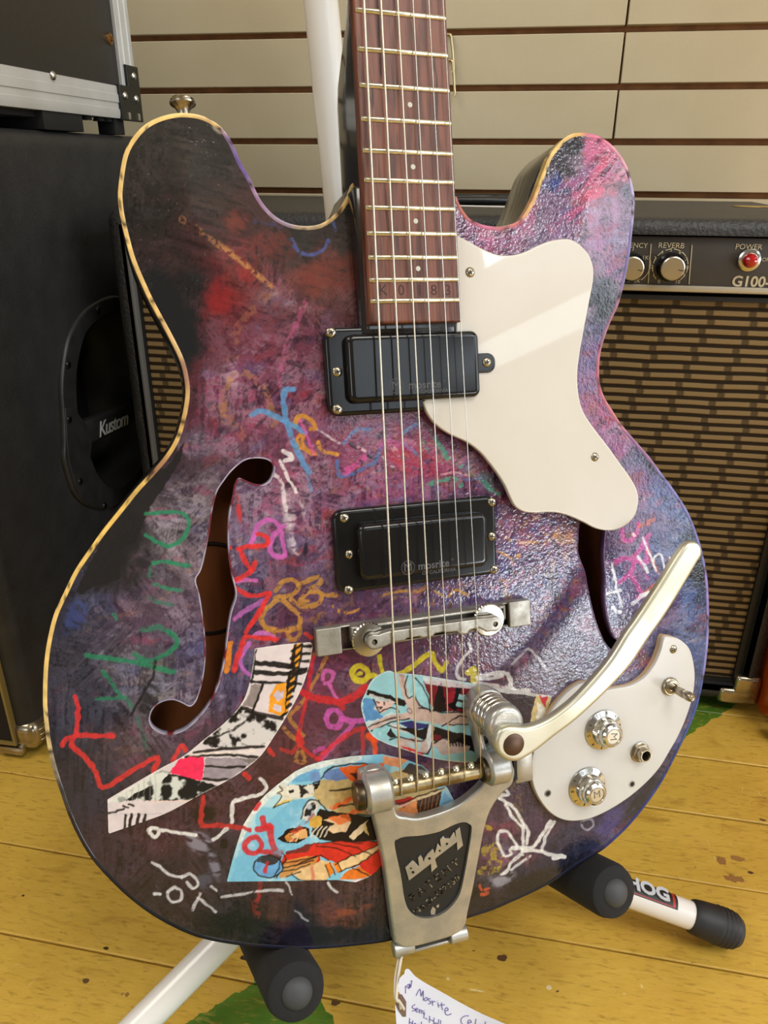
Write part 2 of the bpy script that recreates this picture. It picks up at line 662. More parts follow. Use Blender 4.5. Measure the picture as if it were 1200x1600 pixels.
# the grip bar crosses the recess; a flat web joins it to the plate on the near side
web = cy(slab('handle_web', pts('.668,.318 .684,.312 .7013,.2896 .7057,.2698 .698,.255 .690,.238 .672,.218 .664,.235 .6585,.262 .6615,.29'), CXF - 0.004, CXF + 0.0046, M_handle, cab, bev=0.001, M=MYZ))
gr = box('handle_grip', (-0.012, -0.068, -0.0135), (0.004, 0.068, 0.0135), M_handle, cab, bev=0.006, seg=3,
         M=Matrix.Translation((CXF - 0.004, 0.764, 0.2725)) @ Matrix.Rotation(RAD(-5), 4, 'X'))
cy(gr)
M_whiteprint = mat('white_print', (196, 200, 206), 0.5)
Mt = Matrix(((0, 0, 1, CXF + 0.0008), (1, 0, 0, 0.760), (0, 1, 0, 0.2715), (0, 0, 0, 1)))
tx = text('lettering', 'Kustom', 0.0235, IC @ Mt @ Matrix.Rotation(RAD(-5), 4, 'Z'), M_whiteprint, cab, extrude=0.0002, shear=0.28, bold=0.0002, spacing=0.86)
scr_me = None
for (a, b) in ((0.7565, 0.3975), (0.6855, 0.3566), (0.671, 0.305), (0.6717, 0.2382), (0.7101, 0.194), (0.81, 0.395), (0.842, 0.33), (0.838, 0.23)):
    if scr_me is None:
        o = lathe('screw', [(0.0001, 0.0), (0.0042, 0.0), (0.0042, 0.0008), (0.003, 0.0022), (0.0008, 0.0026)],
                  mat('dark_screw', (58, 56, 54), 0.35, 1.0), cab, n=12)
        scr_me = o.data
    else:
        o = bpy.data.objects.new('screw', scr_me)
        COL.objects.link(o)
        o.parent = cab
    o.matrix_basis = IC @ Matrix(((0, 0, 1, CXF + 0.0035), (1, 0, 0, a), (0, 1, 0, b), (0, 0, 0, 1)))
# front: recessed dark grille behind a thin piping line, and the metal corner protectors
M_grill = mat('dark_grille_cloth', (26, 18, 14), 0.9, 0, col2=(18, 13, 10), scale=300)
M_pip = mat('gold_piping', (128, 108, 58), 0.5)
MXZ = Matrix(((1, 0, 0, 0), (0, 0, -1, 0), (0, 1, 0, 0), (0, 0, 0, 1)))   # (x, z, -y)
cy(box('grille', (-0.99, 0.523, 0.022), (-0.4545, 0.5285, 0.55), M_grill, cab, bev=0.001))
cy(slab('piping', np.array([(-0.995, 0.017), (-0.4515, 0.017), (-0.4515, 0.556), (-0.995, 0.556)]), -0.5285, -0.5215, M_pip, cab,
        holes=[np.array([(-0.992, 0.020), (-0.4540, 0.020), (-0.4540, 0.553), (-0.992, 0.553)])], M=MXZ))
M_corner = mat('steel_corner', (190, 182, 166), 0.25, 1.0, col2=(150, 138, 112), scale=40)
for zc in (0.012,):
    c_ = cy(box('corner_protector', (-0.462, 0.5245, 0.008), (-0.4315, 0.556, 0.040), M_corner, cab, bev=0.010, seg=4))
    for i in range(3):
        (tube('corner_rib', [(-0.4345, 0.5275 + 0.004, 0.0175 + 0.0062 * i), (-0.4318, 0.536, 0.0172 + 0.0062 * i), (-0.4312, 0.548, 0.0165 + 0.0062 * i)],
                0.0016, M_corner, c_, n=8))
    cy(box('corner_foot_plate', (-0.475, 0.5205, 0.005), (-0.446, 0.532, 0.0145), M_corner, cab, bev=0.003))
for x in (-0.95, -0.49):
    for y in (0.57, 0.915):
        cy(lathe('foot', [(0.016, 0), (0.018, 0.004), (0.018, 0.013)], M_rubber, cab, M=Matrix.Translation((x, y, 0)), n=14))

# ================================================================ FLIGHT CASE on the cabinet
case = empty('flight_case', Matrix.Translation((-0.7, 0.65, 0.565)))
tag(case, 'black panelled flight case with ridged aluminium edges, resting on the speaker cabinet', 'case')
ICS = Matrix.Translation((0.7, -0.65, -0.565))


def cs(o):
    o.matrix_basis = ICS @ o.matrix_basis
    return o


M_casepanel = mat('case_panel_laminate', (38, 35, 32), 0.45, 0, col2=(44, 40, 36), scale=200, bump=0.1, bscale=900)
M_edge = mat('anodised_edge', (206, 206, 203), 0.42, 0.25, col2=(196, 195, 191), scale=20)
cs(box('panel', (-0.98, 0.40, 0.592), (-0.440, 0.895, 0.95), M_casepanel, case, bev=0.002))


def ridged(name, along, lo, hi, face):
    """aluminium extrusion profile: shallow steps across the width; along = 'y' or 'z'"""
    V, Fc = [], []
    prof = [(0, -0.022), (0, 0.0016), (0.004, 0.0026), (0.0085, 0.0026), (0.0092, 0.0016), (0.0145, 0.0016), (0.0152, 0.0027), (0.0225, 0.0027), (0.0232, 0.0018), (0.0305, 0.0018), (0.0312, 0.0006), (0.0312, -0.022)]
    for t in (lo, hi):
        for w, h in prof:
            V.append((face + h, t, 0.5812 + w) if along == 'y' else (face + h, 0.9155 - w, t))
    n_ = len(prof)
    for i in range(n_ - 1):
        Fc.append((i, i + 1, n_ + i + 1, n_ + i))
    Fc += [tuple(range(n_)), tuple(range(n_, 2 * n_))[::-1]]
    return cs(mk(name, V, Fc, M_edge, case, 20))


ridged('edge_rail', 'y', 0.395, 0.885, -0.4375)
ridged('edge_rail', 'z', 0.60, 0.945, -0.4375)
cs(box('base_tray', (-0.97, 0.41, 0.5755), (-0.446, 0.735, 0.584), M_blackcloth, case, bev=0.001))
brk = cs(slab('corner_bracket', pts('.868,.5795 .9175,.5795 .9175,.634 .8895,.634 .8895,.6135 .868,.6135'), -0.4365, -0.4325,
              mat('black_bracket', (22, 24, 22), 0.4), case, bev=0.001, M=MYZ))
M_rivet = mat('rivet', (205, 203, 198), 0.25, 1.0)
riv_me = None
for (a, b, r) in ((0.905, 0.624, .0042), (0.879, 0.6035, .0042), (0.905, 0.602, .0042), (0.745, 0.6105, .0044), (0.600, 0.612, .0044)):
    if riv_me is None:
        o = lathe('rivet', [(0.0042, 0), (0.0036, 0.0014), (0.002, 0.0024), (0.0004, 0.0027)], M_rivet, case, n=14)
        riv_me = o.data
    else:
        o = bpy.data.objects.new('rivet', riv_me)
        COL.objects.link(o)
        o.parent = case
    o.matrix_basis = ICS @ Matrix(((0, 0, 1, -0.4328 if a > 0.8 else -0.4352), (1, 0, 0, a), (0, 1, 0, b), (0, 0, 0, 1)))
for a in (0.884, 0.907):
    cs(box('bracket_tab', (-0.4345, a - 0.0022, 0.5805), (-0.4315, a + 0.0022, 0.588), M_rivet, case, bev=0.0008))
M_copper = mat('copper_screw', (150, 112, 66), 0.3, 1.0)
o = lathe('panel_screw', [(0.006, 0), (0.0055, 0.0014), (0.0025, 0.002), (0.002, 0.004), (0.0004, 0.0044)], M_copper, case, n=16)
o.matrix_basis = ICS @ Matrix(((0, 0, 1, -0.440), (1, 0, 0, 0.874), (0, 1, 0, 0.6555), (0, 0, 0, 1)))
for y0, y1 in ((0.722, 0.792), (0.50, 0.57)):
    cs(box('rubber_foot', (-0.50, y0, 0.5655), (-0.4375, y1, 0.584), M_blackcloth, case, bev=0.001))
cs(box('rubber_foot', (-0.460, 0.862, 0.5655), (-0.44, 0.884, 0.582), M_blackcloth, case, bev=0.001))
for yy in (0.816, 0.842, 0.859):
    cs(lathe('case_stud', [(0.0062, 0.0), (0.005, 0.003), (0.005, 0.0045)], M_blackcloth, case, M=Matrix.Translation((-0.447, yy, 0.5775)), n=10))

# ================================================================ COMBO AMPLIFIER (behind)
AX0, AX1, AY, AZ0, AZ1, AD = -0.3900, 0.2835, 0.72, 0.013, 0.4985, 0.345
amp = empty('guitar_amplifier', Matrix.Translation(((AX0 + AX1) / 2, AY + AD / 2, 0)))
tag(amp, 'wide black combo amplifier with tan striped grille cloth and chrome control knobs, behind the guitar', 'amplifier')
IA = Matrix.Translation((-(AX0 + AX1) / 2, -(AY + AD / 2), 0))


def ca(o):
    o.matrix_basis = IA @ o.matrix_basis
    return o


M_ampv = mat('amplifier_vinyl', (46, 45, 45), 0.45, 0, col2=(38, 37, 37), scale=30, bump=0.8, bscale=300, spec=0.5, bdist=0.0016)
gx0, gx1, gz0, gz1 = AX0 + 0.0180, 0.2640, 0.0345, 0.4835
ca(slab('cabinet_body', rrect(AX0, AX1, AZ0, AZ1, 0.012), -(AY + AD), -AY, M_ampv, amp, bev=0.010,
        holes=[np.array([(gx0, gz0), (gx1, gz0), (gx1, gz1), (gx0, gz1)])], M=MXZ))
M_innerblk = mat('grille_surround_black', (20, 19, 18), 0.6)
ca(box('baffle', (gx0 - 0.004, AY + 0.03, gz0 - 0.004), (gx1 + 0.004, AY + 0.05, gz1 + 0.004), M_innerblk, amp))
ca(slab('grille_surround', np.array([(gx0, gz0), (gx1, gz0), (gx1, 0.4345), (gx0, 0.4345)]), -(AY + 0.032), -(AY + 0.006), M_innerblk, amp,
        holes=[np.array([(gx0 + .0045, gz0 + .004), (gx1 - .0065, gz0 + .004), (gx1 - .0065, 0.4305), (gx0 + .0045, 0.4305)])], M=MXZ))


def grille_material():
    m = bpy.data.materials.new('striped_grille_cloth')
    m.use_nodes = True
    nt = m.node_tree
    N, L = nt.nodes, nt.links
    b = N['Principled BSDF']
    tc = N.new('ShaderNodeTexCoord')
    sep = N.new('ShaderNodeSeparateXYZ')
    L.new(tc.outputs['Object'], sep.inputs[0])

    def mt(op, a, c=None):
        x = N.new('ShaderNodeMath')
        x.operation = op
        for i, v in enumerate((a, c)):
            if v is None: continue
            if isinstance(v, (int, float)): x.inputs[i].default_value = v
            else: L.new(v, x.inputs[i])
        return x.outputs[0]

    def rng(v, a, c, o0=0.0, o1=1.0):
        r = N.new('ShaderNodeMapRange')
        r.interpolation_type = 'SMOOTHSTEP'
        r.inputs[1].default_value, r.inputs[2].default_value = a, c
        r.inputs[3].default_value, r.inputs[4].default_value = o0, o1
        L.new(v, r.inputs[0])
        return r.outputs[0]

    wv = N.new('ShaderNodeTexNoise')
    wv.inputs['Scale'].default_value = 18
    L.new(tc.outputs['Object'], wv.inputs['Vector'])
    z = mt('ADD', sep.outputs[2], mt('MULTIPLY', mt('SUBTRACT', wv.outputs['Fac'], 0.5), 0.002))
    row = mt('DIVIDE', z, 0.00815)
    rf = mt('FRACT', row)
    rid = mt('FLOOR', row)
    # each row's dashes slide sideways by a fifth of a dash
    u = mt('ADD', mt('DIVIDE', sep.outputs[0], 0.036), mt('MULTIPLY', rid, -0.055))
    u = mt('ADD', u, mt('MULTIPLY', mt('MODULO', rid, 2.0), 0.12))
    uf = mt('FRACT', u)
    du = mt('ABSOLUTE', mt('SUBTRACT', uf, 0.5))
    dv = mt('ABSOLUTE', mt('SUBTRACT', rf, 0.5))
    dash = mt('MULTIPLY', rng(du, 0.38, 0.45, 1, 0.25), rng(dv, 0.20, 0.36, 1, 0))
    thread = mt('MULTIPLY', rng(du, 0.40, 0.44, 0.35, 0.55), rng(dv, 0.16, 0.30, 0.6, 0))
    st = N.new('ShaderNodeTexWave')
    st.inputs['Scale'].default_value = 260
    st.inputs['Distortion'].default_value = 3
    L.new(tc.outputs['Object'], st.inputs['Vector'])
    mp = N.new('ShaderNodeMix'); mp.data_type = 'RGBA'
    mp.inputs['A'].default_value = rgba((116, 95, 64))
    mp.inputs['B'].default_value = rgba((150, 126, 88))
    L.new(st.outputs['Fac'], mp.inputs['Factor'])
    bk = N.new('ShaderNodeMix'); bk.data_type = 'RGBA'
    bk.inputs['A'].default_value = rgba((44, 35, 26))
    bk.inputs['B'].default_value = rgba((86, 70, 48))
    L.new(thread, bk.inputs['Factor'])
    mx = N.new('ShaderNodeMix'); mx.data_type = 'RGBA'
    L.new(bk.outputs['Result'], mx.inputs['A'])
    L.new(mp.outputs['Result'], mx.inputs['B'])
    L.new(dash, mx.inputs['Factor'])
    L.new(mx.outputs['Result'], b.inputs['Base Color'])
    b.inputs['Roughness'].default_value = 0.9
    b.inputs['Specular IOR Level'].default_value = 0.1
    bp = N.new('ShaderNodeBump')
    bp.inputs['Strength'].default_value = 0.6
    bp.inputs['Distance'].default_value = 0.002
    L.new(dash, bp.inputs['Height'])
    L.new(bp.outputs['Normal'], b.inputs['Normal'])
    return m


ca(box('grille_cloth', (gx0 + 0.005, AY + 0.010, gz0 + 0.002), (gx1 - 0.005, AY + 0.031, 0.433), grille_material(), amp))
ca(box('piping', (gx0 - 0.0006, AY - 0.0012, gz0), (gx0 + 0.0032, AY + 0.010, gz1), mat('grey_piping', (96, 94, 92), 0.5), amp, bev=0.001))
M_panel = mat('control_panel_metal', (62, 56, 50), 0.45, 0.2, col2=(56, 51, 46), scale=40)
pan = ca(box('control_panel', (gx0, AY + 0.004, 0.4375), (gx1 + 0.05 - 0.05, AY + 0.03, 0.4835), M_panel, amp, bev=0.0006))
pan2 = ca(box('panel_trim', (gx0, AY + 0.001, 0.4385), (gx1, AY + 0.01, 0.4437), mat('trim_silver', (176, 166, 146), 0.4, 0.6), amp, bev=0.0006))
M_print = mat('panel_print', (196, 182, 152), 0.6)
PY = AY + 0.0036


def panel_text(s, px, py, size, **kw):
    p = on_y(px, py, PY)
    return text('lettering', s, size, IA @ Matrix.Translation(p) @ Matrix.Rotation(RAD(90), 4, 'X'), M_print, amp, extrude=0.0001, **kw)


panel_text('FREQUENCY', 981, 383.5, 0.0058)
panel_text('REVERB', 1049, 384, 0.0064)
panel_text('POWER', 1170, 386, 0.0062)
panel_text('OFF', 1198, 406, 0.0044)
panel_text('G100-212', 1143.5, 440, 0.0122, bold=0.0003, align='LEFT')
panel_text('1K', 1008.5, 403, 0.005)
panel_text('5K', 995.5, 439, 0.005)
panel_text('Hz', 980, 438.5, 0.004)
panel_text('3', 989, 389, 0.004)
for s, x, y in (('0', 1029.5, 440), ('1', 1021, 429), ('2', 1019, 417), ('3', 1023.5, 404), ('4', 1034.5, 394.5), ('5', 1048.5, 390.5), ('6', 1062.5, 394.5), ('7', 1072, 405), ('8', 1074, 418), ('9', 1069, 430.5), ('10', 1058.5, 440.5)):
    panel_text(s, x, y, 0.0044)


def arc_on_panel(px, py, r, a0, a1, n=14):
    c = on_y(px, py, PY)
    return [(c[0] + r * math.sin(RAD(a0 + (a1 - a0) * i / n)), c[1], c[2] + r * math.cos(RAD(a0 + (a1 - a0) * i / n))) for i in range(n + 1)]


arcs = []
for a in range(-140, 140, 28):
    arcs.append(arc_on_panel(1047, 417, 0.0145, a + 4, a + 24, 5))
arcs.append(arc_on_panel(989, 415, 0.0145, 60, 145, 8))
for x0_, y0_, x1_, y1_ in ((1017.3, 381, 1012.5, 443), (1081.3, 382.5, 1076.3, 444)):
    arcs.append([on_y(x0_, y0_, PY), on_y(x1_, y1_, PY)])
ca(tubes('printed_lines', arcs, 0.00045, M_print, amp, 5))
M_knobcap = mat('spun_aluminium', (214, 208, 196), 0.3, 1.0, col2=(180, 172, 158), scale=6)
for i, px in enumerate((1047.5, 985, 900, 840)):
    c = on_y(px, 417, PY)
    Mk = IA @ Matrix.Translation(c) @ Matrix.Rotation(RAD(90), 4, 'X')
    kb = lathe('knob', [(0.0120, 0.0), (0.0120, 0.002), (0.0105, 0.0035), (0.0098, 0.0105)], M_blackplastic, amp, n=28)
    kb.matrix_basis = Mk
    cp = lathe('knob_cap', [(0.0098, 0.0105), (0.0098, 0.0132), (0.0090, 0.0138), (0.0005, 0.0139)], M_knobcap, kb, n=28)
    box('pointer_line', (0.0045, -0.0003, 0.0136), (0.0085, 0.0003, 0.0142), M_dark, kb, M=Matrix.Rotation(RAD(-10), 4, 'Z'))
c = on_y(1170, 406, PY)
lp = lathe('power_lamp', [(0.0092, 0), (0.0092, 0.0022), (0.0074, 0.003), (0.0058, 0.003)], mat('lamp_bezel', (200, 196, 188), 0.2, 1.0), amp, n=24)
lp.matrix_basis = IA @ Matrix.Translation(c) @ Matrix.Rotation(RAD(90), 4, 'X')
M_red = mat('red_lens', (190, 16, 20), 0.12, 0, coat=0.8, col2=(150, 8, 12), scale=200)
lathe('lens', [(0.0060, 0.002), (0.0060, 0.0065), (0.0048, 0.0092), (0.0022, 0.0103), (0.0003, 0.0105)], M_red, lp, n=20)
c_ = ca(box('corner_protector', (AX1 - 0.0395, AY - 0.0018, AZ0 - 0.0015), (AX1 + 0.0018, AY + 0.030, AZ0 + 0.0175), M_corner, amp, bev=0.005, seg=3))
ca(box('corner_protector', (AX1 - 0.0255, AY - 0.0018, AZ0 + 0.010), (AX1 + 0.0018, AY + 0.030, AZ0 + 0.0345), M_corner, amp, bev=0.005, seg=3))
ca(box('corner_protector', (AX0 - 0.0018, AY - 0.0018, AZ0 - 0.0015), (AX0 + 0.0255, AY + 0.030, AZ0 + 0.033), M_corner, amp, bev=0.005, seg=3))
for x in (AX0 + 0.05, AX1 - 0.05):
    for y in (AY + 0.05, AY + AD - 0.05):
        ca(lathe('foot', [(0.014, 0), (0.016, 0.004), (0.016, 0.014)], M_rubber, amp, M=Matrix.Translation((x, y, 0)), n=14))

# cable lying on the amplifier and a brass plectrum beside it
cb = tag(tube('audio_cable', spline(np.array([(-0.14, 0.93, 0.5028), (-0.09, 0.96, 0.5028), (-0.04, 0.985, 0.5028), (-0.005, 0.97, 0.5028), (0.0, 0.93, 0.5028), (-0.03, 0.90, 0.5028), (-0.09, 0.885, 0.5028)]), closed=False, n=8), 0.0042, mat('black_cable', (20, 20, 20), 0.4), n=8),
         'thin black audio cable looped on top of the amplifier behind the neck', 'cable')
q = on_z(745, 322, 0.4995)
tag(slab('paper_strip', np.array([(q[0] - .03, q[1] + .004), (q[0] + .035, q[1] - .006), (q[0] + .036, q[1] + .012), (q[0] - .028, q[1] + .02)]), 0.4987, 0.4993, mat('white_paper', (222, 220, 216), 0.7)),
    'white paper strip lying on the amplifier top beside the cable', 'paper')
q = on_z(1182, 322.5, 0.4995)
tag(slab('plectrum', spline(np.array([(q[0] - .022, q[1] + .004), (q[0] - .012, q[1] + .016), (q[0] + .018, q[1] + .012), (q[0] + .022, q[1] - .004), (q[0] + .004, q[1] - .008)]), n=4), 0.4987, 0.4997, mat('brass', (182, 152, 90), 0.35, 1.0), bev=0.0004),
    'small brass coloured plectrum lying on the amplifier top at its right end', 'plectrum')

# wire hooks hanging on the slat wall, just right of the neck
M_hook = mat('brass_wire', (205, 185, 140), 0.3, 1.0)
for i, (px, py, l) in enumerate(((704, 60, 0.034), (706, 100, 0.034))):
    p = on_y(px, py, RY1 - 0.006)
    a = [(p[0], RY1 + 0.006, p[2] + 0.004), (p[0], RY1 - 0.006, p[2] + 0.004)]
    t = [(p[0] - 0.003 + 0.0042 * math.cos(u), RY1 - 0.008, p[2] + 0.0042 * math.sin(u)) for u in np.linspace(2.6, -0.4, 9)]
    d = [(p[0] + 0.003, RY1 - 0.008, p[2] - 0.012), (p[0] + 0.0055, RY1 - 0.008, p[2] - l), (p[0] + 0.0035, RY1 - 0.008, p[2] - l - 0.003)]
    tag(tube('wire_hook', a + t + d, 0.0017, M_hook, n=8), ['upper', 'lower'][i] + ' brass wire hook hanging on the slat wall right of the neck', 'hook', 'wire hooks on the slat wall')

# small orange cabinet on black castors, just inside the right edge
ob = empty('orange_cabinet', Matrix.Translation((0.42, 0.83, 0)))
tag(ob, 'small glossy orange cabinet on black castors, standing right of the combo amplifier', 'cabinet')
IO = Matrix.Translation((-0.42, -0.83, 0))
M_or = mat('orange_lacquer', (206, 92, 20), 0.3, 0, coat=0.5, col2=(176, 66, 14), scale=6)
xo = AX1 + 0.002
o = slab('shell', rrect(0.69, 0.96, 0.0125, 0.30, 0.022, 6), xo + 0.001, xo + 0.27, M_or, ob, bev=0.012, M=MYZ)
o.matrix_basis = IO
o = slab('rim_band', rrect(0.6885, 0.9615, 0.011, 0.3015, 0.0235, 6), xo + 0.12, xo + 0.14, M_blackcloth, ob, bev=0.001, M=MYZ)
o.matrix_basis = IO
for x in (xo + 0.014, xo + 0.24):
    for y in (0.682, 0.94):
        o = lathe('castor', [(0.006, -0.007), (0.0105, -0.006), (0.0115, -0.003), (0.0115, 0.003), (0.0105, 0.006), (0.006, 0.007)], M_rubber, ob, M=axis_matrix((x, y, 0.0116), (1, 0.3, 0)), n=18)
        o.matrix_basis = IO
        k_ = box('castor_bracket', (x - 0.010, y - 0.006, 0.010), (x + 0.010, y + 0.008, 0.024), M_rubber, o, bev=0.002)

# ================================================================ GUITAR STAND
HUB = Vector((-0.06, 0.43, 0.115))
stand = empty('guitar_stand', Matrix.Translation((HUB.x, HUB.y, 0)))
tag(stand, 'white tubular guitar stand with black foam cradle arms, holding the painted guitar', 'stand')
IS = Matrix.Translation((-HUB.x, -HUB.y, 0))


def ct(o):
    o.matrix_basis = IS @ o.matrix_basis
    return o


top = Vector(on_y(501, 0, 0.55))
d = (top - HUB)
ct(tube('mast', [HUB - d * 0.06, HUB + d * 1.25], 0.0108, M_whitetube, stand, n=20))
ct(lathe('hub_sleeve', [(0.016, -0.04), (0.018, -0.03), (0.018, 0.035), (0.014, 0.045)], M_rubber, stand, M=axis_matrix(HUB, d), n=20))
hub2 = Vector((HUB.x, HUB.y, 0.095))


def leg(foot, name='leg'):
    v = (foot - hub2)
    l = ct(tube(name, [hub2, hub2 + v * 0.98], 0.0102, M_whitetube, stand, n=20))
    L_ = v.length
    f = ct(lathe('rubber_foot', [(0.0108, -0.038), (0.0122, -0.036), (0.0130, -0.03), (0.0136, -0.020), (0.0142, -0.018), (0.0134, -0.0165), (0.0142, -0.0145), (0.0134, -0.013), (0.0142, -0.011), (0.0132, -0.0095), (0.0138, -0.0075), (0.0128, -0.006), (0.0130, -0.004), (0.0105, 0.0)],
                 M_rubber, l, M=axis_matrix(foot, v), n=24))
    f.matrix_basis = Matrix.Identity(4)
    return l, v


fr = Vector(on_z(1153, 1457, 0.016))
lr, vr = leg(fr)
hub_r = hub2.copy()
fl = Vector(on_z(108, 1712, 0.016))
hub2 = Vector(on_z(500, 1317, 0.095))
leg(fl)
leg(Vector((-0.12, 0.64, 0.016)))
# printed label on the right-hand leg
vr_n = vr.normalized()
side = (Vector(CAMP) - fr)
up = (side - vr_n * side.dot(vr_n)).normalized()
wid = up.cross(vr_n)
lab_c = hub_r + vr_n * ((Vector(on_z(1022, 1402, 0.055)) - hub_r).dot(vr_n))
sk = vr_n * 1.0
tilt = Matrix.Rotation(RAD(24), 3, vr_n)
upl = tilt @ up
widl = upl.cross(vr_n)
V, Fc = [], []


def label_patch(name, a0, a1, l0, l1, r, m):
    V, Fc = [], []
    for i in range(9):
        t = RAD(a0 + (a1 - a0) * i / 8)
        o_ = (up * math.cos(t) + wid * math.sin(t)) * r
        V += [lab_c + vr_n * l0 + o_, lab_c + vr_n * l1 + o_]
    Fc = [(2 * i, 2 * i + 1, 2 * i + 3, 2 * i + 2) for i in range(8)]
    o = mk(name, V, Fc, m, lr, 60)
    return o


M_lab_red = mat('label_red', (176, 44, 36), 0.4)
M_lab_blk = mat('label_black', (24, 22, 22), 0.4)
for nm, a0, a1, l0, l1, r, mm in (('label', 2, 92, -0.04, 0.024, 0.01035, M_lab_blk), ('label_border', 6, 86, -0.04, 0.022, 0.01045, M_lab_red), ('label_face', 10, 82, -0.04, 0.020, 0.01055, M_lab_blk)):
    label_patch(nm, a0, a1, l0, l1, r, mm)
t = RAD(44)
o_ = (up * math.cos(t) + wid * math.sin(t))
Mx = Matrix.Identity(4)
xa, za = vr_n, o_
ya = za.cross(xa)
for i in range(3):
    Mx[i][0], Mx[i][1], Mx[i][2], Mx[i][3] = xa[i], ya[i], za[i], (lab_c + vr_n * 0.0005 + o_ * 0.01075)[i]
text('lettering', 'HOG', 0.0148, Mx, M_whiteprint, lr, extrude=0.0003, bold=0.0006)

# cradle arms: foam sleeves with rubber end caps, joined to the hub by a yoke
adir = Vector((0.463, -0.886, 0.0)).normalized()
adir = Vector((0.4852, -0.7243, 0.4899)).normalized()
tipL = Vector(on_z(465, 1553, 0.132))
tipR = Vector(on_z(963, 1396, 0.132))
for tip in (tipL, tipR):
    root = tip - adir * 0.125
    arm = ct(tube('cradle_arm', [HUB, HUB.lerp(root, 0.75), root, root + adir * 0.118], 0.0065, M_whitetube, stand, n=12))
    fo = lathe('foam_sleeve', [(0.0075, 0.0), (0.0150, 0.002), (0.0165, 0.008), (0.0167, 0.112), (0.0154, 0.1165), (0.0120, 0.1185), (0.0085, 0.1185)], M_foam, arm, M=axis_matrix(root + adir * 0.006, adir), n=30)
    lathe('end_cap', [(0.0088, -0.004), (0.0090, 0.0005), (0.0082, 0.003), (0.0058, 0.0052), (0.0026, 0.0062), (0.0003, 0.0064)], M_rubbercap, arm, M=axis_matrix(root + adir * 0.1225, adir), n=24)

# ================================================================ THE PAINTED GUITAR
# local frame: x to the treble side, y up the neck, z out of the top; origin on the top under the bridge
RG = np.array([[0.9533194, -0.0575089, 0.2964369], [-0.0945637, -0.9891748, 0.1122094], [0.2867748, -0.1350036, -0.9484378]])
RG, _ = np.linalg.qr(RG) if False else (RG, None)
TG = np.array([0.0264351, 0.0642983, 0.4168856]) - 0.014 * RG[:, 2]
mw = np.eye(4)
mw[:3, :3] = RC.T @ RG
mw[:3, 3] = CAMP + RC.T @ TG
guitar = empty('electric_guitar', Matrix(mw.tolist()))
tag(guitar, 'graffiti painted semi-hollow electric guitar with cream pickguard, held on the white stand', 'guitar')


def G(px, py, h=0.0):
    """photo pixel -> guitar x, y at height h above the top"""
    d = np.array([(px - CX) / F, (py - CY) / F, 1.0])
    o = TG + h * RG[:, 2]
    X = d * (o @ RG[:, 2]) / (d @ RG[:, 2])
    g = RG.T @ (X - TG)
    return g[0], g[1]


def GP(p, h=0.0):
    p = pts(p) if isinstance(p, str) else p
    return np.array([G(a, b, h) for a, b in p])


def to_px(x, y, z=0.0):
    X = RG[:, 0:1] * x + RG[:, 1:2] * y + RG[:, 2:3] * z + TG[:, None]
    return CX + F * X[0] / X[2], CY + F * X[1] / X[2]


HE, HW_ = 0.0052, 0.075                                 # the top is lightly arched: it falls HE towards its edge


# ---------------- numpy painter: colours the vertices of the fine meshes
_rs = np.random.RandomState(11)
_tab = _rs.rand(512, 512)


def vn(x, y, seed=0):
    x = x + seed * 37.7
    y = y + seed * 91.3
    xi, yi = np.floor(x).astype(int), np.floor(y).astype(int)
    fx, fy = x - xi, y - yi
    fx = fx * fx * (3 - 2 * fx)
    fy = fy * fy * (3 - 2 * fy)
    a, b = _tab[yi & 511, xi & 511], _tab[yi & 511, (xi + 1) & 511]
    c, d = _tab[(yi + 1) & 511, xi & 511], _tab[(yi + 1) & 511, (xi + 1) & 511]
    return (a * (1 - fx) + b * fx) * (1 - fy) + (c * (1 - fx) + d * fx) * fy


def fbm(x, y, s, seed=0, o=4):
    r = 0
    for i in range(o):
        r = r + vn(x / s * 2 ** i, y / s * 2 ** i, seed + i * 5) * 0.5 ** (i + 1)
    return r / (1 - 0.5 ** o)


def sst(v, a, b):
    t = np.clip((v - a) / (b - a), 0, 1)
    return t * t * (3 - 2 * t)


def seg_dist(x, y, p):
    d = np.full(x.shape, 1e9)
    for (x0, y0), (x1, y1) in zip(p[:-1], p[1:]):
        dx, dy = x1 - x0, y1 - y0
        t = np.clip(((x - x0) * dx + (y - y0) * dy) / max(dx * dx + dy * dy, 1e-9), 0, 1)
        d = np.minimum(d, np.hypot(x - x0 - t * dx, y - y0 - t * dy))
    return d


def idw(cp, u, v, power=3.0, chunk=20000):
    P, Cc = cp[:, :2], cp[:, 2:]
    out = np.zeros((len(u), 3))
    for i in range(0, len(u), chunk):
        d2 = (u[i:i + chunk, None] - P[None, :, 0]) ** 2 + (v[i:i + chunk, None] - P[None, :, 1]) ** 2 + 60
        w = d2 ** (-power / 2)
        out[i:i + chunk] = (w @ Cc) / w.sum(1, keepdims=True)
    return out


